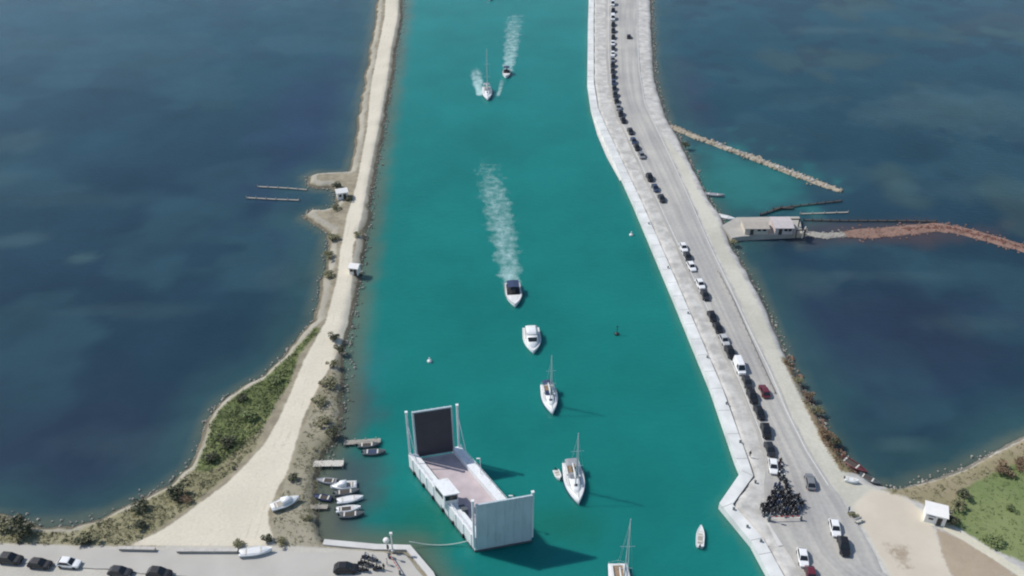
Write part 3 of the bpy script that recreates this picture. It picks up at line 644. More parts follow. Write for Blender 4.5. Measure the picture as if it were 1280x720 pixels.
for nm, v0, v1 in (('bulwark', 0, .165), ('bulwark', .835, 1)):
    w = bprism(nm, 0, 1, v0, v1, 2.3, 3.9, 'bridge_white', br)
    for k in range(9): bprism('stiffener', .06 + k * .11, .075 + k * .11, v0 - .012 if v0 == 0 else v1, v0 if v0 == 0 else v1 + .012, .6, 3.85, 'bridge_white', w)
    b = MB(); vv = v0 + .02 if v0 == 0 else v1 - .02
    for zz in (4.4, 4.85): b.tube([(*BP(.02, vv), zz), (*BP(.98, vv), zz)], .035, 4)
    for k in range(14): b.tube([(*BP(.02 + k * .0738, vv), 3.85), (*BP(.02 + k * .0738, vv), 4.85)], .035, 4)
    b.build('railing', 'bridge_white', w)
def ramp(name, label, u, v0, v1, z0, z1, lean, inner, outer, sgn):
    """raised roadway leaf: slab with ribs outside; lean in metres along the hull at its top"""
    du = UU.normalized() * lean; b = MB(); th = UU.normalized() * .35
    def q(v, z, k): p = Vector(BP(u, v)) + du * (z - z0) / (z1 - z0) + th * k; return (p.x, p.y, z)
    b.add([q(v0, z0, 0), q(v1, z0, 0), q(v1, z1, 0), q(v0, z1, 0), q(v0, z0, 1), q(v1, z0, 1), q(v1, z1, 1), q(v0, z1, 1)], [(0, 1, 2, 3), (5, 4, 7, 6), (1, 0, 4, 5), (2, 1, 5, 6), (3, 2, 6, 7), (0, 3, 7, 4)])
    o = b.build(name, outer, br); o['label'] = label
    k0, k1 = (1.02, 1.12) if inner == 'near' else (-.12, -.02)
    b = MB(); e = .03; b.add([q(v0 + e, z0 + .3, k0), q(v1 - e, z0 + .3, k0), q(v1 - e, z1 - .3, k0), q(v0 + e, z1 - .3, k0), q(v0 + e, z0 + .3, k1), q(v1 - e, z0 + .3, k1), q(v1 - e, z1 - .3, k1), q(v0 + e, z1 - .3, k1)], [(0, 1, 2, 3), (5, 4, 7, 6), (1, 0, 4, 5), (2, 1, 5, 6), (3, 2, 6, 7), (0, 3, 7, 4)])
    b.build('roadway_surface', 'bridge_ramp_face', o)
    ko = (-.35, 0) if inner == 'near' else (1.0, 1.22)
    for j in range(7):
        v = v0 + (v1 - v0) * (j + .15) / 6.3; w = .012
        MB().add([q(v, z0, ko[0]), q(v + w, z0, ko[0]), q(v + w, z1, ko[0]), q(v, z1, ko[0]), q(v, z0, ko[1]), q(v + w, z0, ko[1]), q(v + w, z1, ko[1]), q(v, z1, ko[1])], [(0, 1, 2, 3), (5, 4, 7, 6), (1, 0, 4, 5), (2, 1, 5, 6), (3, 2, 6, 7), (0, 3, 7, 4)]).build('rib', outer, o)
    return o
ramp('ramp', 'raised far ramp showing its dark roadway', .0, .13, .87, 2.9, 15.3, -.2, 'near', 'bridge_steel', 1)
ramp('ramp', 'raised near ramp showing its pale steel underside', 1.0, .02, .985, .95, 13.3, .2, 'far', 'bridge_steel', -1)
for u, v, zt in ((.0, .03, 15.4), (.0, .97, 15.2), (1.0, -.012, 13.9), (1.0, 1.012, 13.5)):
    p = MB().box((*BP(u, v), 1.4 + (zt - 1.4) / 2), (.40, .40, zt - 1.4), rz=.25).build('lifting_post', 'bridge_white', br)
    MB().box((*BP(u, v), zt + .15), (.55, .55, .25), rz=.25).build('post_cap', 'bridge_white', p)
for v in (.03, .97):
    MB().tube([(*BP(.12, v), 4), (*BP(.0, v), 13)], .09, 5).build('stay_rod', 'bridge_white', br)
cbx = bprism('control_cabin', .47, .62, -.06, .19, 3.9, 6.7, 'bridge_white', br)
bprism('cabin_roof', .455, .635, -.08, .21, 6.7, 6.9, 'bridge_white', cbx)
bprism('window', .49, .60, .19, .196, 5.1, 6.2, 'dark_glass', cbx)
bprism('window', .62, .623, -.04, .17, 5.0, 6.2, 'dark_glass', cbx)
bprism('window', .49, .60, -.066, -.06, 5.1, 6.2, 'dark_glass', cbx)
bprism('cabin_bracket', .48, .61, -.055, 0, 2.6, 3.9, 'bridge_white', br)
bx_ = bprism('machinery_box', .66, .72, .14, .24, 2.62, 4.3, 'hull_dark', br)
for u in (.35, .8):
    lp = MB().tube([(*BP(u, .94), 3.9), (*BP(u, .94), 8.2)], .07, 5).build('deck_lamp', 'bridge_white', br)
    MB().box((*BP(u, .90), 8.2), (.7, .25, .12)).build('lamp_head', 'bridge_white', lp)
for k in range(6): MB().ball((*BP(.1 + k * .15, -.025), .7), (.3, .3, .55), 7, 5).build('fender', 'rubber', br, True)
# mooring lines from the bridge to the left landing
pA, pB = A0 + UU * .93, at(512, 683).to_2d()
tag(MB().tube([(pA.x, pA.y, 1.6)] + [(pA.x + (pB.x - pA.x) * s, pA.y + (pB.y - pA.y) * s, 1.6 - 5.2 * s * (1 - s)) for s in np.linspace(.1, .9, 9)] + [(pB.x, pB.y, 1.4)], .09, 4).build('mooring_rope', 'rope'),
    'pale mooring rope sagging from the floating bridge to the left landing', 'rope')
pC = at(540, 655).to_2d()

# ---------------------------------------------------------------- shore stones, breakwaters, fish weirs
def rocks_along(name, label, line, width, count, rmin, rmax, m, z=.25, parent=None, side=None):
    L = resample(line, 2.0); b = MB()
    for _ in range(count):
        i = random.randrange(len(L) - 1); p = L[i].lerp(L[i + 1], random.random()); t = (L[i + 1] - L[i]).normalized(); nr = Vector((-t.y, t.x))
        q = p + nr * random.gauss(0, width / 3); r = random.uniform(rmin, rmax) * random.choice((.7, 1, 1, 1.3))
        b.rock((q.x, q.y, z * random.uniform(.4, 1.2)), r)
    o = b.build(name, m, parent); o['kind'] = 'stuff'
    if not parent: tag(o, label, 'rocks')
    elif label: o['label'] = label
    return o
lag_shore = LEFT[28:-2]
canal_shore = LEFT[1:21]
rocks_along('shore_rocks', 'grey stones lining the lagoon shore of the left spit', LEFT[29:62], 2.0, 1100, .10, .32, 'stone')
rocks_along('shore_rocks', 'pale stones along the canal bank of the left spit', LEFT[2:18], 2.6, 800, .10, .30, 'stone')
rocks_along('shore_rocks', 'dark wet stones at the foot of the left canal bank', LEFT[5:18], 3.0, 220, .15, .34, 'stone_wet', .1)
eastshore = RIGHT[22:]
rocks_along('shore_rocks', 'stones along the lagoon side of the right causeway', RIGHT[24:-2], 2.0, 1100, .10, .34, 'stone')
rocks_along('shore_rocks', 'rusty brown stones below the curved right shore', pts([(985, 446), (1006, 494), (1032, 534), (1048, 564), (1070, 592), (1092, 606)]), 2.2, 220, .15, .4, 'stone_brown', .3)

def breakwater(label, line, w, h, m_core, m_rock, n, cap=None, group='stone breakwaters on the lagoon side', rmax=.75):
    L = resample(pts(line), 2.0); t0 = L[0]
    t = thing('breakwater', label, 'breakwater', (t0.x, t0.y, 0), 0, group); b = MB(); rings = []
    for i, p in enumerate(L):
        tt = (L[min(i + 1, len(L) - 1)] - L[max(i - 1, 0)]).normalized(); nr = Vector((-tt.y, tt.x)); ww = w * random.uniform(.85, 1.15) * (.55 if i in (0, len(L) - 1) else 1); hh = h * random.uniform(.75, 1.2)
        p = p - t0; rings.append([(p.x + nr.x * k * ww, p.y + nr.y * k * ww, z) for k, z in ((-.9, -1.2), (-.5, hh * .45), (-.2, hh), (.2, hh), (.5, hh * .45), (.9, -1.2))])
    b.loft(rings).build('core', m_core, t)
    rocks_along('armour_stones', None, [p - t0 for p in L], w * 1.05, n, .25, rmax, m_rock, h * .65, t)
    if cap: rocks_along('capping_stones', None, [p - t0 for p in L[int(len(L) * cap[0]):int(len(L) * cap[1])]], w * .35, int(n * .3), .2, .55, cap[2], h * 1.05, t)
    return t
breakwater('straight stone breakwater slanting from the road into the lagoon', [(838, 158), (870, 172), (920, 190), (980, 213), (1025, 230), (1052, 240)], 2.4, .6, 'stone_tan', 'stone_tan', 480, (.3, .95, 'stone_pale'), rmax=.55)
breakwater('reddish weed-covered reef running to the right edge', [(1056, 293), (1100, 291), (1140, 287), (1170, 284), (1200, 288), (1240, 299), (1285, 312), (1360, 332)], 4.6, .22, 'weed_red', 'weed_red', 700, (.3, .98, 'stone_red'), rmax=.38)
breakwater('pale low stone bank at the near end of the reddish reef', [(1006, 291), (1030, 295), (1056, 293)], 3.0, .2, 'stone', 'stone', 120, rmax=.35)
def weir(label, line, m, h, gap=2.5, planks=True):
    L = resample(pts(line), gap); t0 = L[0]
    t = thing('fish_weir', label, 'weir', (t0.x, t0.y, 0), 0, 'thin fish weirs standing in the lagoon')
    q = [p - t0 for p in L]
    pm = MB().tube([(0, 0, -1.5), (0, 0, h + .5)], .12, 5).mesh('post', m)
    for p in q: o = link('post', pm, t); o.location = (p.x, p.y, 0)
    b = MB()
    for a, c in zip(q[:-1], q[1:]):
        mid = (a + c) / 2; d = c - a; b.box((mid.x, mid.y, h - .1), (d.length * .98, .5, .12), math.atan2(d.y, d.x)); b.box((mid.x, mid.y, h * .3 - .3), (d.length * .98, .06, h * .9), math.atan2(d.y, d.x))
    b.build('boarding', m, t)
weir('upper pale plank weir reaching left from the spit', [(384, 238), (360, 236), (322, 234)], 'wood_grey', .35)
weir('lower pale plank weir reaching left from the spit', [(374, 251), (345, 250), (308, 248)], 'wood_grey', .35)
weir('dark timber weir between the breakwater tip and the pier', [(966, 262), (1000, 258), (1052, 252)], 'wood_dark', .5)
weir('dark timber weir just north of the reddish reef', [(1004, 276), (1060, 277), (1120, 277), (1170, 278)], 'wood_dark', .45)
weir('grey plank weir in the gap right of the pier', [(1000, 268), (1030, 267), (1060, 266)], 'wood_grey', .3)
weir('short dark weir at the back of the pier', [(950, 270), (975, 262), (992, 262)], 'wood_dark', .7)

# pier on the lagoon with two low sheds and a sluice
PW = 1.5
pr = pts([(902, 287), (920, 277), (998, 276), (1002, 297), (926, 301), (914, 303)], 0)
pier = MB().prism(pr, -2, PW).build('lagoon_pier', 'old_concrete'); struct(pier)
def block(px0, py0, px1, py1, z):
    a = at(px0, py0, z).to_2d(); b = at(px1, py0, z).to_2d(); c = at(px1, py1, z).to_2d(); d = at(px0, py1, z).to_2d(); return [a, b, c, d]
def shed(label, px0, py0, px1, py1, h, wallm, roofm, cat='shed', ov=.3):
    z = PW; a, b, c, d = block(px0, py0, px1, py1, z); ctr = (a + b + c + d) / 4; q = [p - ctr for p in (d, c, b, a)]
    w = (q[1] - q[0]).length; dp = (q[2] - q[1]).length
    t = thing('fishery_shed', label, cat, (ctr.x, ctr.y, z), 0, 'sheds on the lagoon pier')
    MB().box((0, 0, h / 2), (w, dp, h)).build('wall', wallm, t)
    MB().loft([[(x, -dp / 2 - ov, h + .003), (x, -dp / 2 - ov, h + .15), (x, 0, h + .75), (x, dp / 2 + ov, h + .15), (x, dp / 2 + ov, h + .003)] for x in (-w / 2 - ov, w / 2 + ov)]).build('roof', roofm, t)
    dr = MB().box((-w * .2, -dp / 2 - .03, 1.0), (.95, .06, 2.0)).build('door', 'wood_dark', t)
    MB().box((-w * .2 + .35, -dp / 2 - .08, 1.0), (.08, .06, .08)).build('handle', 'alloy', dr)
    for x in (w * .1, w * .33):
        f = MB().box((x, -dp / 2 - .03, 1.55), (.9, .06, .9)).build('window', 'dark_glass', t); MB().box((x, -dp / 2 - .06, 1.06), (1.1, .16, .08)).build('sill', 'plaster_white', f)
    return t
shed('long tan shed on the lagoon pier nearest the road', 928, 281, 957, 293, 1.9, 'plaster_tan', 'roof_felt')
shed('pinkish white shed on the outer half of the lagoon pier', 965, 280, 987, 293, 2.1, 'plaster_pink', 'roof_pink')
sg = thing('sluice_gate', 'dark timber sluice frame with pale gate at the outer pier end', 'sluice', at(996, 290, PW))
for x, y in ((-1.2, -3), (1.2, -3), (-1.2, 3), (1.2, 3)): MB().box((x, y, 1.1), (.3, .3, 2.6)).build('frame_post', 'wood_dark', sg)
for y in (-3, 3): MB().box((0, y, 2.5), (3.0, .34, .3)).build('cross_beam', 'wood_dark', sg)
MB().box((1.6, -1.2, .6), (.2, 3.4, 2.2), rz=-.5).build('gate_leaf', 'wood_pale', sg)

# small white hut in the weir basin on the spit, and one on its canal bank
def hut(name, label, px, py, z, w, d, h, wallm, roofm, rz=0, cat='hut', door=True, pitch=.8):
    t = thing(name, label, cat, at(px, py, z), rz)
    MB().box((0, 0, h / 2), (w, d, h)).build('wall', wallm, t)
    MB().loft([[(x, -d / 2 - .25, h + .003), (x, -d / 2 - .25, h + .12), (x, 0, h + pitch), (x, d / 2 + .25, h + .12), (x, d / 2 + .25, h + .003)] for x in (-w / 2 - .25, w / 2 + .25)]).build('roof', roofm, t)
    dr = MB().box((w * .2, -d / 2 - .03, .95), (.85, .06, 1.9)).build('door', 'wood_dark', t); MB().box((w * .2 + .3, -d / 2 - .08, .95), (.08, .05, .08)).build('handle', 'alloy', dr)
    MB().box((-w * .22, -d / 2 - .03, 1.4), (.8, .06, .8)).build('window', 'dark_glass', t)
    return t
hut('white_hut', 'small white hut among dark shrubs at the root of the plank weirs', 428, 247, 1.0, 3.2, 2.6, 2.3, 'plaster_white', 'roof_white', .3)
hut('white_hut', 'tiny white hut on the canal bank of the spit', 444, 341, 1.1, 2.4, 2.2, 2.1, 'plaster_white', 'roof_white', -.2)
k = hut('white_kiosk', 'white kiosk with flat bright roof beside the grass on the right shore', 1167, 648, 1.5, 3.7, 3.0, 2.4, 'plaster_white', 'roof_white', -.35, 'kiosk', pitch=.3)
MB().box((-.8, -1.75, 1.95), (1.4, .5, .08)).build('awning', 'grey_canvas', k)

# ---------------------------------------------------------------- cove: jetties and moored boats
def jetty(label, p0, p1, w, h, m):
    a, b = at(*p0).to_2d(), at(*p1).to_2d(); d = b - a; t = thing('jetty', label, 'jetty', (a.x, a.y, 0), math.atan2(d.y, d.x), 'small jetties in the left cove'); L = d.length
    mb = MB(); n = int(L / .28)
    for i in range(n): mb.box((L * (i + .5) / n, random.uniform(-.05, .05), h), (L / n * .86, w * random.uniform(.96, 1.03), .09))
    mb.build('plank_deck', m, t)
    for s in (-1, 1): MB().box((L / 2, s * w * .35, h - .13), (L, .14, .16)).build('beam', 'wood_grey', t)
    pm = MB().tube([(0, 0, -1.6), (0, 0, h + .35)], .12, 5).mesh('pile', 'wood_grey')
    for i in range(int(L / 2.2) + 1):
        for s in (-1, 1): o = link('pile', pm, t); o.location = (min(L - .15, .2 + i * 2.2), s * (w / 2 + .05), 0)
jetty('bright pale plank jetty above the moored white boats', (388, 583), (430, 582), 1.7, .75, 'wood_pale')
jetty('grey plank jetty farthest up the left cove', (430, 556), (476, 553), 1.3, .6, 'wood_grey')
jetty('short plank jetty below the moored white boats', (384, 636), (410, 636), 1.1, .6, 'wood_grey')
def moored(label, px, py, a, L, B, m='gelcoat', inner='wood_grey', cab=False, z=0, grp='small boats moored in the left cove'):
    p = at(px, py, z); t = thing('moored_boat', label, 'boat', p, a, grp)
    hull(MB(), L, B, .6, .3, stern=.8).build('hull', m, t, True)
    MB().tube([(x, -w, zz + .02) for x, w, zz in hull_rings(L, B, .6, stern=.8)] + [(x, w, zz + .02) for x, w, zz in hull_rings(L, B, .6, stern=.8)[::-1]], .06, 5).build('gunwale', m, t)
    MB().box((-L * .08, 0, .615), (L * .6, B * .6, .05)).build('cockpit', inner, t)
    for x in (-L * .3, L * .15): MB().box((x, 0, .70), (.28, B * .7, .06)).build('thwart', 'wood_pale', t)
    if cab:
        c = cabin_rings(MB(), [(-L * .12, B * .34, .6, 1.6), (L * .12, B * .32, .6, 1.55), (L * .26, B * .2, .65, .95)]).build('cabin', 'gelcoat', t, True)
        MB().add([(L * .14, -B * .22, 1.46), (L * .14, B * .22, 1.46), (L * .24, B * .17, 1.03), (L * .24, -B * .17, 1.03)], [(0, 3, 2, 1)]).build('windscreen', 'dark_glass', c)
    else:
        MB().box((-L * .5 - .12, 0, .75), (.3, .28, .5), taper=.8).build('outboard_motor', 'black_plastic', t)
    return t
moored('white cabin boat moored just below the bright jetty', 430, 609, R(188), 5.2, 2.1, cab=True)
moored('slim white open boat moored second below the bright jetty', 438, 626, R(12), 5.2, 1.7, inner='deck_white')
moored('pale open boat nearest the short jetty in the left cove', 436, 638, R(8), 4.8, 1.6, inner='wood_dark')
moored('small dark boat tied along the uppermost grey jetty', 461, 558, R(5), 4.6, 1.6, 'hull_dark', 'wood_dark')
moored('dark green boat just below the uppermost grey jetty', 468, 567, R(3), 4.8, 1.7, 'hull_dark', 'navy_canvas')
moored('grey boat tied by the bow under the bright jetty', 409, 603, R(175), 4.2, 1.5, 'grey_canvas', 'wood_dark')
moored('blue-black boat at the shore beside the short jetty', 404, 624, R(170), 3.8, 1.5, 'navy_canvas', 'wood_dark')
moored('dark slim boat squeezed between the white cabin boat and the open ones', 434, 617, R(10), 5.0, 1.5, 'hull_dark', 'wood_dark')
moored('charcoal boat lowest of the boats in the left cove', 440, 645, R(6), 4.8, 1.6, 'hull_dark', 'wood_dark')
moored('white boat hauled out on the dirt beside the cove', 357, 630, R(28), 5.6, 2.4, cab=True, z=1.5, grp='boats hauled out on land')
moored('long white boat lying ashore beside the shore road', 320, 691, R(9), 6.0, 1.9, inner='deck_white', z=1.55, grp='boats hauled out on land')
moored('white boat moored inside the pier corner on the lagoon', 906, 273, R(-28), 6.0, 1.9, inner='deck_white', grp='small boats on the lagoon side')
moored('faint grey boat afloat in the turquoise lagoon corner', 893, 245, R(-12), 6.0, 1.6, 'grey_canvas', 'grey_canvas', grp='small boats on the lagoon side')
moored('dark red boat pulled in at the curved right shore', 1066, 583, R(-48), 6.2, 2.0, 'maroon_paint', 'wood_dark', z=.35, grp='small boats on the lagoon side')
moored('dark boat behind the red one on the curved right shore', 1086, 601, R(-40), 4.4, 1.6, 'hull_dark', 'wood_dark', z=.3, grp='small boats on the lagoon side')
moored('tiny white boat ashore beside the dark red boat', 1064, 602, R(-20), 2.6, 1.2, z=1.6, inner='deck_white', grp='small boats on the lagoon side')

# ---------------------------------------------------------------- vehicles
def make_car(kind):
    L, Wd, H0, H1 = dict(car=(4.3, 1.8, .82, 1.48), van=(5.2, 2.0, 1.05, 2.25), suv=(4.5, 1.88, .95, 1.72))[kind]
    t = thing('car' if kind != 'van' else 'van', 'x', 'car' if kind != 'van' else 'van')
    def sec(x, w, z0, z1): return [(x, -w * .92, z0), (x, -w, z0 + .22), (x, -w, z1 - .14), (x, -w * .88, z1), (x, w * .88, z1), (x, w, z1 - .14), (x, w, z0 + .22), (x, w * .92, z0)]
    w = Wd / 2; n = -1 if kind == 'van' else 0
    MB().loft([sec(-L / 2, w * .86, .32, H0 * .86), sec(-L / 2 + .18, w * .97, .22, H0 * .98), sec(-L * .2, w, .2, H0), sec(L * .2, w, .2, H0), sec(L * .38, w * .96, .2, H0 * .93), sec(L / 2 - .08, w * .86, .24, H0 * .8), sec(L / 2, w * .74, .34, H0 * .66)]).build('body', 'car_white', t, False)
    if kind == 'van': xs_ = (-L * .485, -L * .46, L * .22, L * .37)
    else: xs_ = (-L * .46, -L * .30, L * .06, L * .24)
    wt, wb = w * .76, w * .93
    ca = MB().loft([[(xs_[0], -wb, H0 - .02), (xs_[0], wb, H0 - .02), (xs_[3], wb, H0 - .02), (xs_[3], -wb, H0 - .02)], [(xs_[1], -wt, H1 - .05), (xs_[1], wt, H1 - .05), (xs_[2], wt, H1 - .05), (xs_[2], -wt, H1 - .05)], [(xs_[1] + .15, -wt * .85, H1), (xs_[1] + .15, wt * .85, H1), (xs_[2] - .15, wt * .85, H1), (xs_[2] - .15, -wt * .85, H1)]]).build('cabin', 'car_white', t)
    def pane(name, a, b, c, d, off):
        P_ = [Vector(q) for q in (a, b, c, d)]; ctr = sum(P_, Vector()) / 4; P_ = [ctr + (q - ctr) * .86 + Vector(off) for q in P_]
        MB().add(P_ + [q - Vector(off) * 2 for q in P_], [(0, 1, 2, 3), (0, 4, 5, 1), (1, 5, 6, 2), (2, 6, 7, 3), (3, 7, 4, 0)]).build(name, 'dark_glass', t)
    zb, zt = H0, H1 - .06
    pane('windscreen', (xs_[3], -wb, zb), (xs_[3], wb, zb), (xs_[2], wt, zt), (xs_[2], -wt, zt), (.015, 0, .015))
    pane('rear_window', (xs_[0], wb, zb), (xs_[0], -wb, zb), (xs_[1], -wt, zt), (xs_[1], wt, zt), (-.015, 0, .015))
    xa, xb = (L * .05, L * .1) if kind == 'van' else (xs_[0], xs_[1])
    for s in (-1, 1): pane('side_window', (xa, s * wb, zb), (xs_[3], s * wb, zb), (xs_[2], s * wt, zt), (xb, s * wt, zt), (0, s * .015, .008))
    wm = MB().loft([[(.32 * math.cos(a), y, .32 * math.sin(a)) for a in np.linspace(0, 2 * math.pi, 11)[:-1]] for y in (-.11, .11)]).mesh('wheel', 'rubber')
    for x in (-L * .31, L * .31):
        for s in (-1, 1): o = link('wheel', wm, t); o.location = (x, s * (w - .1), .32)
    hm = MB().box((0, 0, 0), (.12, .34, .14)).mesh('headlight', 'lamp_lens')
    for s in (-1, 1): o = link('headlight', hm, t); o.location = (L / 2 - .1, s * w * .62, H0 * .66)
    tm = MB().box((0, 0, 0), (.08, .26, .2)).mesh('tail_light', 'red_paint')
    for s in (-1, 1): o = link('tail_light', tm, t); o.location = (-L / 2 + .03, s * w * .68, H0 * .72)
    t['proto'] = 1
    return t
PROTO = {k: make_car(k) for k in ('car', 'van', 'suv')}
SWAP = {}
for k, t in PROTO.items():
    for colr in ('white', 'black', 'dark', 'grey', 'silver', 'red', 'blue'):
        SWAP[k, colr] = {ch.data: recolour(ch.data, 'car_' + colr) for ch in t.children if ch.name.split('.')[0] in ('body', 'cabin')}
def car(kind, colr, pos, heading, label, group):
    o = copy_tree(PROTO[kind], pos, heading, label, group, swap=SWAP[kind, colr])
    if 'proto' in o: del o['proto']
    return o
ORD = 'first second third fourth fifth sixth seventh eighth ninth tenth eleventh twelfth thirteenth fourteenth fifteenth sixteenth seventeenth eighteenth nineteenth twentieth'.split()
TENS = ['', 'twenty', 'thirty', 'forty']
def ordinal(i): return ORD[i] if i < 20 else (TENS[(i + 1) // 10 - 1] + '-' + ORD[(i + 1) % 10 - 1] if (i + 1) % 10 else {30: 'thirtieth', 40: 'fortieth'}[i + 1])
CW = {'white': 'white', 'black': 'black', 'dark': 'charcoal', 'grey': 'grey', 'silver': 'silver', 'red': 'dark red', 'blue': 'dark blue'}
KW = {'car': 'car', 'van': 'van', 'suv': 'estate car'}
# the queue on the causeway, from the barrier outwards
queue = [(966, 583, 'car', 'white'), (962, 562, 'car', 'dark'), (957, 539, 'suv', 'black'), (949, 516, 'car', 'black'), (940, 496, 'suv', 'black'), (935, 480, 'car', 'dark'), (927, 466, 'van', 'white'), (915, 447, 'suv', 'black'), (908, 432, 'car', 'silver'),
    (898, 412, 'car', 'black'), (891, 398, 'car', 'black'), (881, 369, 'car', 'dark'), (875, 355, 'car', 'white'), (864, 333, 'car', 'white'), (860, 322, 'car', 'dark'), (855, 311, 'car', 'white'),
    (827, 248, 'car', 'dark'), (819, 235, 'car', 'blue'), (812, 222, 'suv', 'black'), (802, 194, 'car', 'grey'), (796, 184, 'car', 'black'), (792, 176, 'car', 'blue'), (788, 164, 'car', 'dark'), (779, 150, 'car', 'black'), (776, 142, 'suv', 'black'), (773, 134, 'car', 'grey'), (770.5, 126, 'car', 'black'),
    (769, 118, 'suv', 'dark'), (768, 110, 'car', 'black'), (767, 102.5, 'car', 'blue'), (767, 95, 'car', 'black'), (766, 88, 'car', 'dark'), (766, 81, 'suv', 'black'), (766, 74, 'car', 'grey'), (766, 67, 'car', 'white'), (767, 60, 'car', 'dark'), (766, 53.5, 'car', 'white'), (767, 46, 'car', 'black'), (768, 38, 'suv', 'dark'),
    (774, 30, 'car', 'black'), (766, 22, 'van', 'white'), (769, 13, 'suv', 'black'), (766, 4, 'van', 'white'), (767, -4, 'car', 'dark')]
axis = [Vector(p) for p in pts([(764, -30), (764, 70), (768, 105), (778, 145), (798, 190), (823, 245), (853, 310), (878, 365), (903, 420), (933, 490), (953, 540), (966, 580), (976, 640)], RZ)]
def road_heading(p):
    i = min(range(len(axis) - 1), key=lambda k: ((axis[k] + axis[k + 1]) / 2 - p.to_2d()).length); d = axis[i + 1] - axis[i]; return math.atan2(d.y, d.x)
ARC = np.concatenate([[0], np.cumsum([(b - a).length for a, b in zip(axis[:-1], axis[1:])])])
def locate(p):
    best = None
    for i in range(len(axis) - 1):
        e = axis[i + 1] - axis[i]; t = max(0, min(1, (p - axis[i]).dot(e) / e.length_squared)); q = axis[i] + e * t; d = (p - q).length
        if best is None or d < best[0]: best = (d, ARC[i] + t * e.length, (p - q).cross(e.normalized()))
    return best[1], best[2]
def along(s_, off):
    i = int(min(len(axis) - 2, max(0, np.searchsorted(ARC, s_) - 1))); e = (axis[i + 1] - axis[i]).normalized(); q = axis[i] + e * (s_ - ARC[i]) + Vector((e.y, -e.x)) * off
    return Vector((q.x, q.y, RZ + .01))
prev, half = None, 0
for i, (x, y, k, c) in enumerate(queue):
    s_, off = locate(at(x, y + 2, RZ).to_2d()); h_ = {'car': 2.15, 'van': 2.6, 'suv': 2.25}[k]
    if prev is not None: s_ = min(s_, prev - half - h_ - random.uniform(.35, .7))
    prev, half = s_, h_; p = along(s_, max(-.9, min(.9, off))); car(k, c, p, road_heading(p) + random.uniform(-.05, .05), '%s %s, %s in the causeway queue behind the scooters' % (CW[c], KW[k], ordinal(i)), 'cars queuing on the causeway')
for x, y, k, c, lab in ((955, 491, 'car', 'red', 'dark red car driving alone in the oncoming lane of the causeway'), (786, 47, 'car', 'dark', 'single charcoal car in the oncoming lane far up the causeway'), (1012, 604, 'car', 'grey', 'grey car passing to the right of the waiting scooters'),
                        (1043, 662, 'car', 'white', 'white car below the barrier, followed closely by a black one'), (1054, 685, 'suv', 'black', 'black estate car right in front of the white one below the barrier'), (1003, 699, 'car', 'white', 'white car on the quay road near the bottom edge'), (1013, 722, 'car', 'red', 'dark red car at the bottom edge of the quay road')):
    p = at(x, y, RZ + .01); car(k, c, p, road_heading(p) + (math.pi if y < 610 else 0), lab, 'cars on the causeway road')
for i, (x, y, k, c, lab) in enumerate(((14, 701, 'suv', 'black', 'black estate car at the left edge of the shore road'), (51, 707, 'car', 'black', 'black car behind the white one on the shore road'), (87, 706, 'car', 'white', 'white car on the shore road between two black cars'),
                       (151, 717, 'car', 'dark', 'charcoal car on the shore road by the bottom edge'), (200, 719, 'suv', 'black', 'black estate car cut by the bottom edge of the shore road'), (433, 713, 'suv', 'black', 'black car waiting first at the left landing'), (60, 726, 'car', 'grey', 'grey car below the bottom edge of the shore road'))):
    if y > 724: continue
    p = at(x, y, LZ + .01); car(k, c, p, R(-6 if x < 300 else 2) + math.pi * 0, lab, 'cars on the shore road')
for t in PROTO.values():
    for ch in list(t.children): bpy.data.objects.remove(ch)
    bpy.data.objects.remove(t)

# ---------------------------------------------------------------- people and scooters
def figure(name, J, E_, rad, root=0):
    me = bpy.data.meshes.new(name); me.from_pydata(J, E_, []); o = bpy.data.objects.new(name, me); C.objects.link(o)
    sk = o.modifiers.new('s', 'SKIN'); o.modifiers.new('u', 'SUBSURF').levels = 1
    for i, r in enumerate(rad): me.skin_vertices[0].data[i].radius = r; me.skin_vertices[0].data[i].use_root = (i == root)
    dg = bpy.context.evaluated_depsgraph_get(); out = bpy.data.meshes.new_from_object(o.evaluated_get(dg)); out.name = name
    bpy.data.objects.remove(o); return out
def rider_mesh():
    J = [(-.25, 0, .82), (-.2, 0, 1.05), (-.12, 0, 1.32), (-.08, 0, 1.46), (-.05, 0, 1.6), (-.04, 0, 1.7)]; E_ = [(0, 1), (1, 2), (2, 3), (3, 4), (4, 5)]; r = [(.17, .15), (.16, .13), (.18, .13), (.07, .07), (.1, .1), (.08, .08)]
    for s in (-1, 1):
        k = len(J); J += [(-.13, s * .2, 1.38), (.05, s * .27, 1.15), (.33, s * .27, 1.1), (.4, s * .26, 1.1)]; E_ += [(2, k), (k, k + 1), (k + 1, k + 2), (k + 2, k + 3)]; r += [(.07, .07), (.055, .055), (.045, .045), (.045, .03)]
        k = len(J); J += [(-.2, s * .13, .8), (.16, s * .24, .74), (.12, s * .26, .32), (.26, s * .27, .24)]; E_ += [(0, k), (k, k + 1), (k + 1, k + 2), (k + 2, k + 3)]; r += [(.1, .1), (.085, .085), (.06, .06), (.05, .035)]
    return figure('rider', J, E_, r)
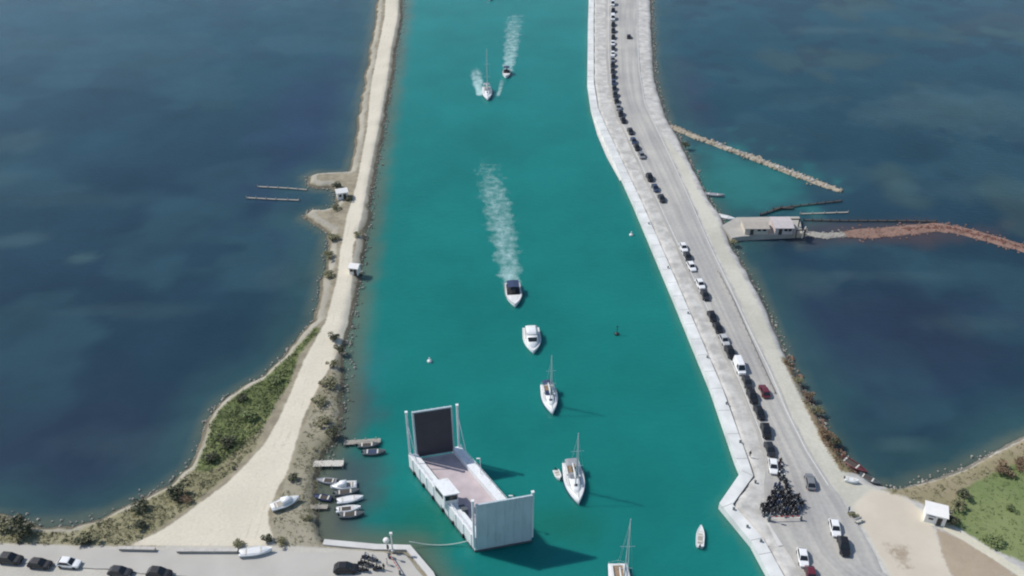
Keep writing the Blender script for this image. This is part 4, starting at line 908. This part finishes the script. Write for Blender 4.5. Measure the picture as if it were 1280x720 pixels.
def walker_mesh():
    J = [(0, 0, .95), (0, 0, 1.15), (0, 0, 1.38), (.01, 0, 1.5), (.02, 0, 1.62), (.02, 0, 1.72)]; E_ = [(0, 1), (1, 2), (2, 3), (3, 4), (4, 5)]; r = [(.15, .12), (.14, .11), (.17, .11), (.06, .06), (.1, .09), (.07, .07)]
    for s in (-1, 1):
        k = len(J); J += [(0, s * .19, 1.42), (-.04 * s, s * .24, 1.15), (.05, s * .25, .9), (.08, s * .25, .82)]; E_ += [(2, k), (k, k + 1), (k + 1, k + 2), (k + 2, k + 3)]; r += [(.065, .065), (.05, .05), (.04, .04), (.035, .025)]
        k = len(J); J += [(0, s * .1, .9), (.1 * s, s * .11, .5), (.04 * s, s * .11, .08), (.04 * s + .14, s * .12, .04)]; E_ += [(0, k), (k, k + 1), (k + 1, k + 2), (k + 2, k + 3)]; r += [(.09, .09), (.065, .065), (.045, .045), (.04, .03)]
    return figure('person', J, E_, r)
RID, WLK = rider_mesh(), walker_mesh()
RIDS = []
for c in ('cloth_dark', 'cloth_dark', 'cloth_blue'):
    q = RID.copy(); q.materials.append(M[c]); RIDS.append(q)
WLKS = []
for c in ('cloth_dark', 'cloth_light', 'cloth_blue', 'cloth_red'):
    q = WLK.copy(); q.materials.append(M[c]); WLKS.append(q)
HEL = [MB().ball((-.04, 0, 1.68), (.16, .14, .16), 9, 6).mesh('helmet', m, True) for m in ('black_plastic', 'black_plastic', 'car_grey', 'car_white')]
HAIR = MB().ball((.0, 0, 1.7), (.115, .105, .1), 8, 5).mesh('hair', 'black_plastic', True)
FACE = MB().ball((.06, 0, 1.66), (.07, .075, .09), 7, 5).mesh('face', 'skin', True)
wmesh = MB().loft([[(.27 * math.cos(a), y, .27 * math.sin(a)) for a in np.linspace(0, 2 * math.pi, 11)[:-1]] for y in (-.07, .07)]).mesh('wheel', 'rubber')
def bodymesh(m): return MB().loft([[(x, -w, z0), (x, -w, z1), (x, w, z1), (x, w, z0)] for x, w, z0, z1 in ((-.85, .10, .5, .72), (-.6, .19, .3, .78), (-.2, .2, .26, .74), (.0, .18, .26, .40), (.32, .18, .28, .42), (.42, .2, .3, .95), (.58, .1, .5, .98))]).mesh('body', m)
BODS = [bodymesh(m) for m in ('car_black', 'car_dark', 'car_grey', 'car_black', 'car_red')]
seatm = MB().box((-.38, 0, .79), (.75, .3, .12), taper=.85).mesh('seat', 'rubber'); barm = MB().tube([(.36, -.34, 1.05), (.48, -.1, 1.0), (.48, .1, 1.0), (.36, .34, 1.05)], .025, 5).mesh('handlebar', 'black_plastic')
forkm = MB().tube([(.48, 0, .95), (.66, 0, .3)], .05, 5).mesh('front_fork', 'alloy'); lampm = MB().ball((.6, 0, .86), (.06, .09, .08), 7, 5).mesh('headlight', 'lamp_lens', True)
def scooter(p, a, label, group, rlabel, rgroup, dark=True):
    t = thing('motor_scooter', label, 'scooter', p, a, group)
    link('body', random.choice(BODS[:4] if dark else BODS), t); link('seat', seatm, t); link('handlebar', barm, t); link('front_fork', forkm, t); link('headlight', lampm, t)
    for x in (-.62, .66): o = link('wheel', wmesh, t); o.location = (x, 0, .27)
    r = tag(link('person', random.choice(RIDS)), rlabel, 'person', rgroup); r.location = p; r.rotation_euler = (0, 0, a)
    link('helmet', random.choice(HEL[:3] if dark else HEL), r)
def pedestrian(px, py, z, a, label, group=None, k=None):
    r = tag(link('person', WLKS[k if k is not None else random.randrange(4)]), label, 'person', group); r.location = at(px, py, z); r.rotation_euler = (0, 0, a)
    link('hair', HAIR, r); link('face', FACE, r)
crowd = pts([(969, 608), (985, 612), (1000, 621), (1005, 631), (998, 644), (952, 644), (951, 637), (962, 622)], RZ)
cx0, cx1 = min(p.x for p in crowd), max(p.x for p in crowd); cy0, cy1 = min(p.y for p in crowd), max(p.y for p in crowd)
hd = road_heading(at(980, 630, RZ)); y = cy0 + .6; row = 0
while y < cy1:
    x = cx0 + .3 + (row % 2) * .4
    while x < cx1:
        q = Vector((x + random.uniform(-.16, .16), y + random.uniform(-.45, .45)))
        if inside(q, crowd) > .05: scooter((q.x, q.y, RZ + .01), hd + random.uniform(-.4, .4), 'black motor scooter in the dense pack waiting at the right barrier', 'scooters packed at the right barrier', 'rider in dark clothes and helmet in the pack at the right barrier', 'riders packed at the right barrier')
        x += .78
    y += 1.55; row += 1
for i, (x, y) in enumerate(((976, 588), (973, 597), (979, 600), (975, 580), (982, 606))):
    scooter(at(x, y, RZ + .01), hd + random.uniform(-.2, .2), 'motor scooter trailing behind the dense pack, %s from its back' % ORD[i], 'scooters trailing the pack', 'rider trailing the dense pack at the barrier, %s from its back' % ORD[i], 'riders trailing the pack', False)
for i, (x, y) in enumerate(((453, 705), (462, 708), (458, 698), (467, 701), (455, 714), (472, 712))):
    scooter(at(x, y, LZ + .01), R(8) + random.uniform(-.2, .2), 'dark motor scooter waiting in the group at the left landing', 'scooters at the left landing', 'rider in dark clothes waiting in the group at the left landing', 'riders at the left landing')
pedestrian(484, 706, LZ + .01, .3, 'person in pale clothes standing beside the scooters at the left landing', None, 1)
pedestrian(480, 712, LZ + .01, 1.3, 'person in dark clothes standing right of the scooters at the left landing', None, 0)
pedestrian(937, 571, 1.65, 1.2, 'person standing on the quay kerb beside the queue', None, 0)
pedestrian(950, 637, RZ + .01, .2, 'person in dark clothes standing left of the scooter pack', None, 0)
pedestrian(1060, 641, RZ + .02, .2, 'person in blue walking near the right road edge', None, 2)

# ---------------------------------------------------------------- barrier, poles, walls, rails, small furniture
def barrier(label, p0, p1, z, h=1.1):
    a, b = at(*p0, z).to_2d(), at(*p1, z).to_2d(); d = b - a; L = d.length
    t = thing('traffic_barrier', label, 'barrier', (a.x, a.y, z), math.atan2(d.y, d.x))
    MB().box((0, 0, .65), (.5, .5, 1.3), taper=.9).build('gate_cabinet', 'hull_dark', t)
    MB().box((L, 0, .55), (.35, .35, 1.1), taper=.85).build('rest_post', 'hull_dark', t)
    n = 12; arm = MB().box((L / 2, 0, h), (L, .12, .18)).build('barrier_arm', 'wood_grey', t)
    for i in range(0, n, 2): MB().box((L * (i + .5) / n, 0, h), (L / n, .14, .2)).build('red_band', 'red_paint', arm)
    MB().tube([(0, 0, 1.3), (0, 0, 3.0)], .06, 5).build('signal_post', 'alloy', t)
    MB().box((0, -.1, 3.1), (.35, .3, .8)).build('signal_head', 'black_plastic', t)
barrier('striped traffic barrier lowered across the road in front of the scooter pack', (961, 651), (1001, 650), RZ)
barrier('striped traffic barrier lowered at the left landing beside the scooters', (487, 697), (500, 718), LZ)
pl = thing('signal_mast', 'slim white signal mast on the corner of the left landing', 'mast', at(491, 689, 1.46))
MB().tube([(0, 0, 0), (0, 0, 4.8)], .16, 6, .12).build('pole', 'plaster_white', pl); MB().box((0, 0, 4.9), (.5, .4, .5)).build('lamp_head', 'plaster_white', pl); MB().box((0, 0, .2), (.6, .6, .4)).build('base', 'concrete', pl)
pl = thing('ball_lamp', 'white ball lamp on a short post at the left landing edge', 'lamp', at(484, 687, 1.46))
MB().tube([(0, 0, 0), (0, 0, 2.2)], .1, 6).build('pole', 'alloy', pl); MB().ball((0, 0, 2.6), (.6, .6, .55), 10, 7).build('globe', 'plaster_white', pl, True)
def low_wall(label, p0, p1, z, w, h, m):
    a, b = at(*p0, z).to_2d(), at(*p1, z).to_2d(); d = b - a; t = thing('low_wall', label, 'wall', (a.x, a.y, z), math.atan2(d.y, d.x), 'low walls beside the shore road'); L = d.length
    MB().box((L / 2, 0, h / 2 - .2), (L, w, h + .4)).build('wall_body', m, t); n = max(2, int(L / 1.3))
    for i in range(n): MB().box((L * (i + .5) / n, 0, h + .05), (L / n - .03, w + .16, .1)).build('coping_stone', 'stone_pale', t)
low_wall('left low stone wall between the shore road and the sandy track', (150, 688), (195, 689), 1.2, .5, .75, 'stone')
low_wall('right low stone wall between the shore road and the sandy track', (222, 691), (298, 691), 1.2, .5, .75, 'stone')
rail = resample(pts([(897, 340), (915, 375), (935, 420), (952, 458), (968, 492)], RZ), 2.5); r0 = rail[0]
gt = thing('guard_rail', 'long dull metal guard rail along the lagoon side of the road', 'guard rail', (r0.x, r0.y, 1.55))
gq = [p - r0 for p in rail]; pm = MB().box((0, 0, .35), (.12, .12, .8)).mesh('post', 'wood_grey')
for p in gq: o = link('post', pm, gt); o.location = (p.x, p.y, 0)
MB().loft([[(p.x, p.y, .45), (p.x + .08, p.y, .6), (p.x, p.y, .78), (p.x - .04, p.y, .6)] for p in gq]).build('beam', 'wood_grey', gt)
bm_ = MB().loft([[(r * math.cos(a), r * math.sin(a), z) for a in np.linspace(0, 2 * math.pi, 9)[:-1]] for r, z in ((.22, 0), (.16, .12), (.16, .35), (.28, .45), (.2, .55))]).mesh('mooring_bollard', 'hull_dark', True)
for i, (x, y) in enumerate(((944, 603), (917, 637), (934, 659), (951, 677), (925, 553), (908, 505), (884, 447), (860, 392), (835, 335), (811, 280))):
    o = tag(link('mooring_bollard', bm_), 'dark iron mooring bollard on the quay edge, %s' % ('at the jutting corner below the road bend' if i == 1 else ('%s from the bottom' % ORD[[3, 2, 1, 0, 4, 5, 6, 7, 8, 9][i]])), 'bollard', 'mooring bollards along the right quay'); p = at(x, y, 1.65); o.location = p
tf = thing('tyre_fender', 'black tyre fenders hanging in the notch of the right quay', 'fender', at(953, 683, .2))
for k in range(4): MB().tube([(-.5 + k * .55 - k * .1, -.25 * k + .55 * math.cos(a) * .3, .5 + .55 * math.sin(a)) for a in np.linspace(0, 2 * math.pi, 11)], .2, 6).build('tyre', 'rubber', tf, True)
bn = thing('park_bench', 'small pale bench beside the right road edge near the sandy area', 'bench', at(1073, 652, 1.66), .4)
for k in range(3): MB().box((0, -.18 + k * .18, .45), (1.7, .15, .05)).build('seat_slat', 'wood_pale', bn)
for k in range(2): MB().box((0, .3, .62 + k * .2), (1.7, .05, .15)).build('back_slat', 'wood_pale', bn)
for x in (-.7, .7): MB().box((x, 0, .22), (.08, .5, .44)).build('leg', 'hull_dark', bn)

# ---------------------------------------------------------------- vegetation
def crown_mesh(m, r, h, n, lobes, size):
    b = MB(); cs = [(random.gauss(0, r * .42), random.gauss(0, r * .42), h * random.uniform(.35, .8), r * random.uniform(.35, .6)) for _ in range(lobes)]
    for _ in range(n):
        c = random.choice(cs); d = Vector((random.gauss(0, 1), random.gauss(0, 1), random.gauss(0, 1))).normalized() * c[3] * random.uniform(.55, 1.05)
        b.leaf((c[0] + d.x, c[1] + d.y, max(.1, c[2] + d.z * .8)), size * random.uniform(.6, 1.3))
    return b.mesh('crown', m)
def trunk_mesh(r, h):
    b = MB(); b.tube([(0, 0, -.3), (.05, 0, h * .3), (0, .05, h * .55)], .14 * r, 6, .07 * r)
    for k in range(5):
        a = k * 1.26; b.tube([(0, 0, h * .3), (math.cos(a) * r * .3, math.sin(a) * r * .3, h * .5), (math.cos(a) * r * .5, math.sin(a) * r * .5, h * .7)], .06 * r, 4, .02 * r)
    return b.mesh('trunk', 'bark')
CR = {}
for m in ('leaf_green', 'leaf_olive', 'leaf_dark', 'leaf_rust'): CR[m] = [crown_mesh(m, 1.0, 1.5, 520, 7, .12) for _ in range(3)]
TR = trunk_mesh(1.0, 1.5)
def shrub(px, py, z, r, m, label, group, hs=1.0):
    t = thing('shrub' if r < 2.4 else 'tree', label, 'shrub' if r < 2.4 else 'tree', at(px, py, z), random.uniform(0, 6), group)
    t.scale = (r, r * random.uniform(.85, 1.15), r * hs)
    link('trunk', TR, t); link('crown', random.choice(CR[m]), t)
gL = 'shrubs on the left spit'
shrub(22, 664, 1.2, 2.5, 'leaf_dark', 'big dark tree at the left edge above the shore road', gL)
shrub(34, 668, 1.2, 2.0, 'leaf_dark', 'dark shrub just right of the big tree by the shore road', gL, .8)
shrub(3, 660, 1.1, 2.0, 'leaf_olive', 'olive shrub at the very left edge of the shore', gL, .8)
shrub(110, 676, 1.2, 2.0, 'leaf_olive', 'wide low olive shrub above the shore road left of the walls', gL, .6)
shrub(104, 678, 1.2, 1.4, 'leaf_dark', 'small dark shrub inside the wide olive one by the shore road', gL, .7)
shrub(222, 618, 1.2, 2.2, 'leaf_dark', 'dark shrub at the lagoon edge beside the widening sandy track', gL, .7)
shrub(236, 624, 1.2, 1.2, 'leaf_rust', 'small rusty shrub right of the dark lagoon-edge shrub', gL, .7)
shrub(177, 637, 1.2, 2.0, 'leaf_dark', 'dark shrub on the lower curve of the lagoon shore', gL, .7)
shrub(176, 660, 1.2, 1.4, 'leaf_dark', 'dark shrub close to the lower corner of the sandy track', gL, .7)
shrub(286, 556, 1.2, 1.8, 'leaf_dark', 'dark green shrub in the middle of the green strip', gL, .7)
shrub(310, 525, 1.2, 1.8, 'leaf_green', 'round green shrub in the upper green strip', gL, .7)
shrub(264, 575, 1.2, 1.7, 'leaf_dark', 'dark shrub at the lower end of the green strip', gL, .7)
shrub(303, 500, 1.2, 1.5, 'leaf_dark', 'dark shrub at the lagoon corner of the green strip', gL, .7)
shrub(345, 478, 1.2, 1.6, 'leaf_green', 'green shrub at the top of the green strip beside the track', gL, .7)
shrub(418, 425, 1.1, 1.6, 'leaf_dark', 'dark shrub on the canal bank above the cove', gL, .8)
shrub(424, 440, 1.1, 1.5, 'leaf_dark', 'second dark shrub on the canal bank above the cove', gL, .8)
shrub(417, 458, 1.1, 1.4, 'leaf_olive', 'olive shrub on the canal bank above the cove', gL, .8)
shrub(412, 482, 1.1, 1.9, 'leaf_olive', 'large olive shrub where the bank widens above the cove', gL, .7)
shrub(400, 505, 1.1, 1.7, 'leaf_olive', 'olive shrub between the track and the upper cove', gL, .7)
shrub(418, 545, 1.0, 1.8, 'leaf_dark', 'dark shrub at the root of the uppermost grey jetty', gL, .8)
shrub(405, 530, 1.1, 1.7, 'leaf_olive', 'olive shrub left of the uppermost grey jetty', gL, .7)
shrub(367, 600, 1.2, 1.3, 'leaf_dark', 'small dark shrub just above the hauled-out white boat', gL, .8)
shrub(385, 650, 1.0, 1.1, 'leaf_olive', 'small olive shrub on the dirt at the cove edge', gL, .7)
shrub(353, 680, 1.2, 1.1, 'leaf_olive', 'small olive shrub on the dirt near the shore road', gL, .7)
shrub(334, 677, 1.2, 1.2, 'leaf_dark', 'small dark shrub above the long white boat ashore', gL, .8)
shrub(297, 682, 1.2, 1.2, 'leaf_olive', 'small olive shrub above the right low wall', gL, .7)
shrub(421, 236, .9, 1.9, 'leaf_dark', 'dark shrub left of the white hut on the spit', gL, .7)
shrub(437, 251, 1.0, 1.6, 'leaf_dark', 'dark shrub right of the white hut on the spit', gL, .7)
shrub(420, 262, .9, 1.5, 'leaf_olive', 'olive shrub below left of the white hut on the spit', gL, .7)
shrub(415, 300, 1.0, 2.0, 'leaf_olive', 'olive shrub on the lagoon bank below the weir basin', gL, .6)
shrub(412, 322, 1.0, 2.0, 'leaf_olive', 'second olive shrub on the lagoon bank below the weir basin', gL, .6)
shrub(411, 345, 1.0, 1.8, 'leaf_olive', 'third olive shrub on the lagoon bank below the weir basin', gL, .6)
shrub(447, 295, 1.0, 1.4, 'leaf_olive', 'olive shrub on the canal bank across from the weir basin', gL, .6)
gR = 'shrubs on the right shore'
shrub(1187, 655, 1.5, 1.8, 'leaf_dark', 'dark shrub tight against the right side of the white kiosk', gR, .9)
shrub(1196, 634, 1.5, 1.6, 'leaf_olive', 'olive shrub behind the white kiosk', gR, .8)
shrub(1205, 622, 1.5, 1.6, 'leaf_dark', 'dark shrub on the slope behind the kiosk', gR, .7)
shrub(1242, 680, 1.5, 1.7, 'leaf_green', 'green shrub at the lower edge of the grass', gR, .6)
shrub(1255, 590, 1.5, 2.0, 'leaf_rust', 'rusty brown shrub near the right edge above the grass', gR, .6)
shrub(1272, 580, 1.5, 2.1, 'leaf_rust', 'rusty brown shrub at the right edge above the grass', gR, .6)
shrub(1262, 636, 1.5, 1.3, 'leaf_green', 'small green shrub in the middle of the grass', gR, .5)
shrub(1034, 548, 1.2, 1.5, 'leaf_rust', 'rusty shrub on the curved shore above the red boat', gR, .8)
shrub(1044, 555, .9, 1.4, 'leaf_dark', 'dark shrub on the curved shore above the red boat', gR, .8)
shrub(1020, 515, 1.3, 1.4, 'leaf_olive', 'olive shrub on the lagoon side of the road above the curve', gR, .7)
shrub(1012, 498, 1.3, 1.2, 'leaf_rust', 'small rusty shrub on the lagoon side of the road', gR, .7)
shrub(998, 478, 1.3, 1.1, 'leaf_olive', 'small olive shrub at the upper end of the curved shore', gR, .7)
shrub(1066, 645, 1.5, .9, 'leaf_olive', 'tiny olive shrub beside the road and the pale bench', gR, .7)
shrub(857, 183, 1.2, 1.8, 'leaf_dark', 'dark shrub at the root of the slanting breakwater', gR, .6)
shrub(917, 305, 1.0, 1.3, 'leaf_olive', 'olive shrub at the lower root of the lagoon pier', gR, .6)

def scrub(name, label, poly, count, m, z, rr=(.25, .6), lv=9, thr=.42):
    P = [Vector(p) for p in poly]; x0, x1 = min(p.x for p in P), max(p.x for p in P); y0, y1 = max(60, min(p.y for p in P)), max(p.y for p in P)
    xx = rng.uniform(x0, x1, count * 12); yy = rng.uniform(y0, y1, count * 12); d = sdist(xx, yy, P); nz = fbm(xx, yy, 7, 77)
    ok = np.nonzero((d > .3) & (nz > thr))[0][:count]; b = MB()
    for i in ok:
        r = random.uniform(*rr)
        for _ in range(lv): b.leaf((xx[i] + random.gauss(0, r * .6), yy[i] + random.gauss(0, r * .6), z + random.uniform(0, r * .9)), r * random.uniform(.25, .5))
    return tag(b.build(name, m), label, 'scrub', None, 'stuff')
scrub('scrub', 'low green scrub covering the strip between lagoon and track', GREEN_L, 1500, 'leaf_green', 1.15, (.2, .5), 9, .2)
scrub('scrub', 'darker tufts scattered through the green strip', GREEN_L, 60, 'leaf_dark', 1.15, (.3, .7))
scrub('scrub', 'dry olive scrub along the lower lagoon shore', OLIVE_L, 1500, 'leaf_olive', 1.15, (.15, .4), 9, .25)
scrub('scrub', 'rusty and dark tufts along the lower lagoon shore', OLIVE_L, 50, 'leaf_dark', 1.15, (.3, .7))
scrub('scrub', 'dry olive scrub between the track and the cove', COVE, 700, 'leaf_olive', 1.1, (.15, .4), 9, .3)
scrub('scrub', 'grass tufts on the right shore behind the kiosk', GRASS_R, 2500, 'leaf_green', 1.5, (.12, .35), 8, .1)
scrub('scrub', 'dry scrub along the right lagoon shore', SCRUB_R, 900, 'leaf_olive', 1.4, (.15, .45), 9, .25)
scrub('scrub', 'rusty scrub on the curved shore of the causeway', SOIL_R, 160, 'leaf_rust', 1.2)
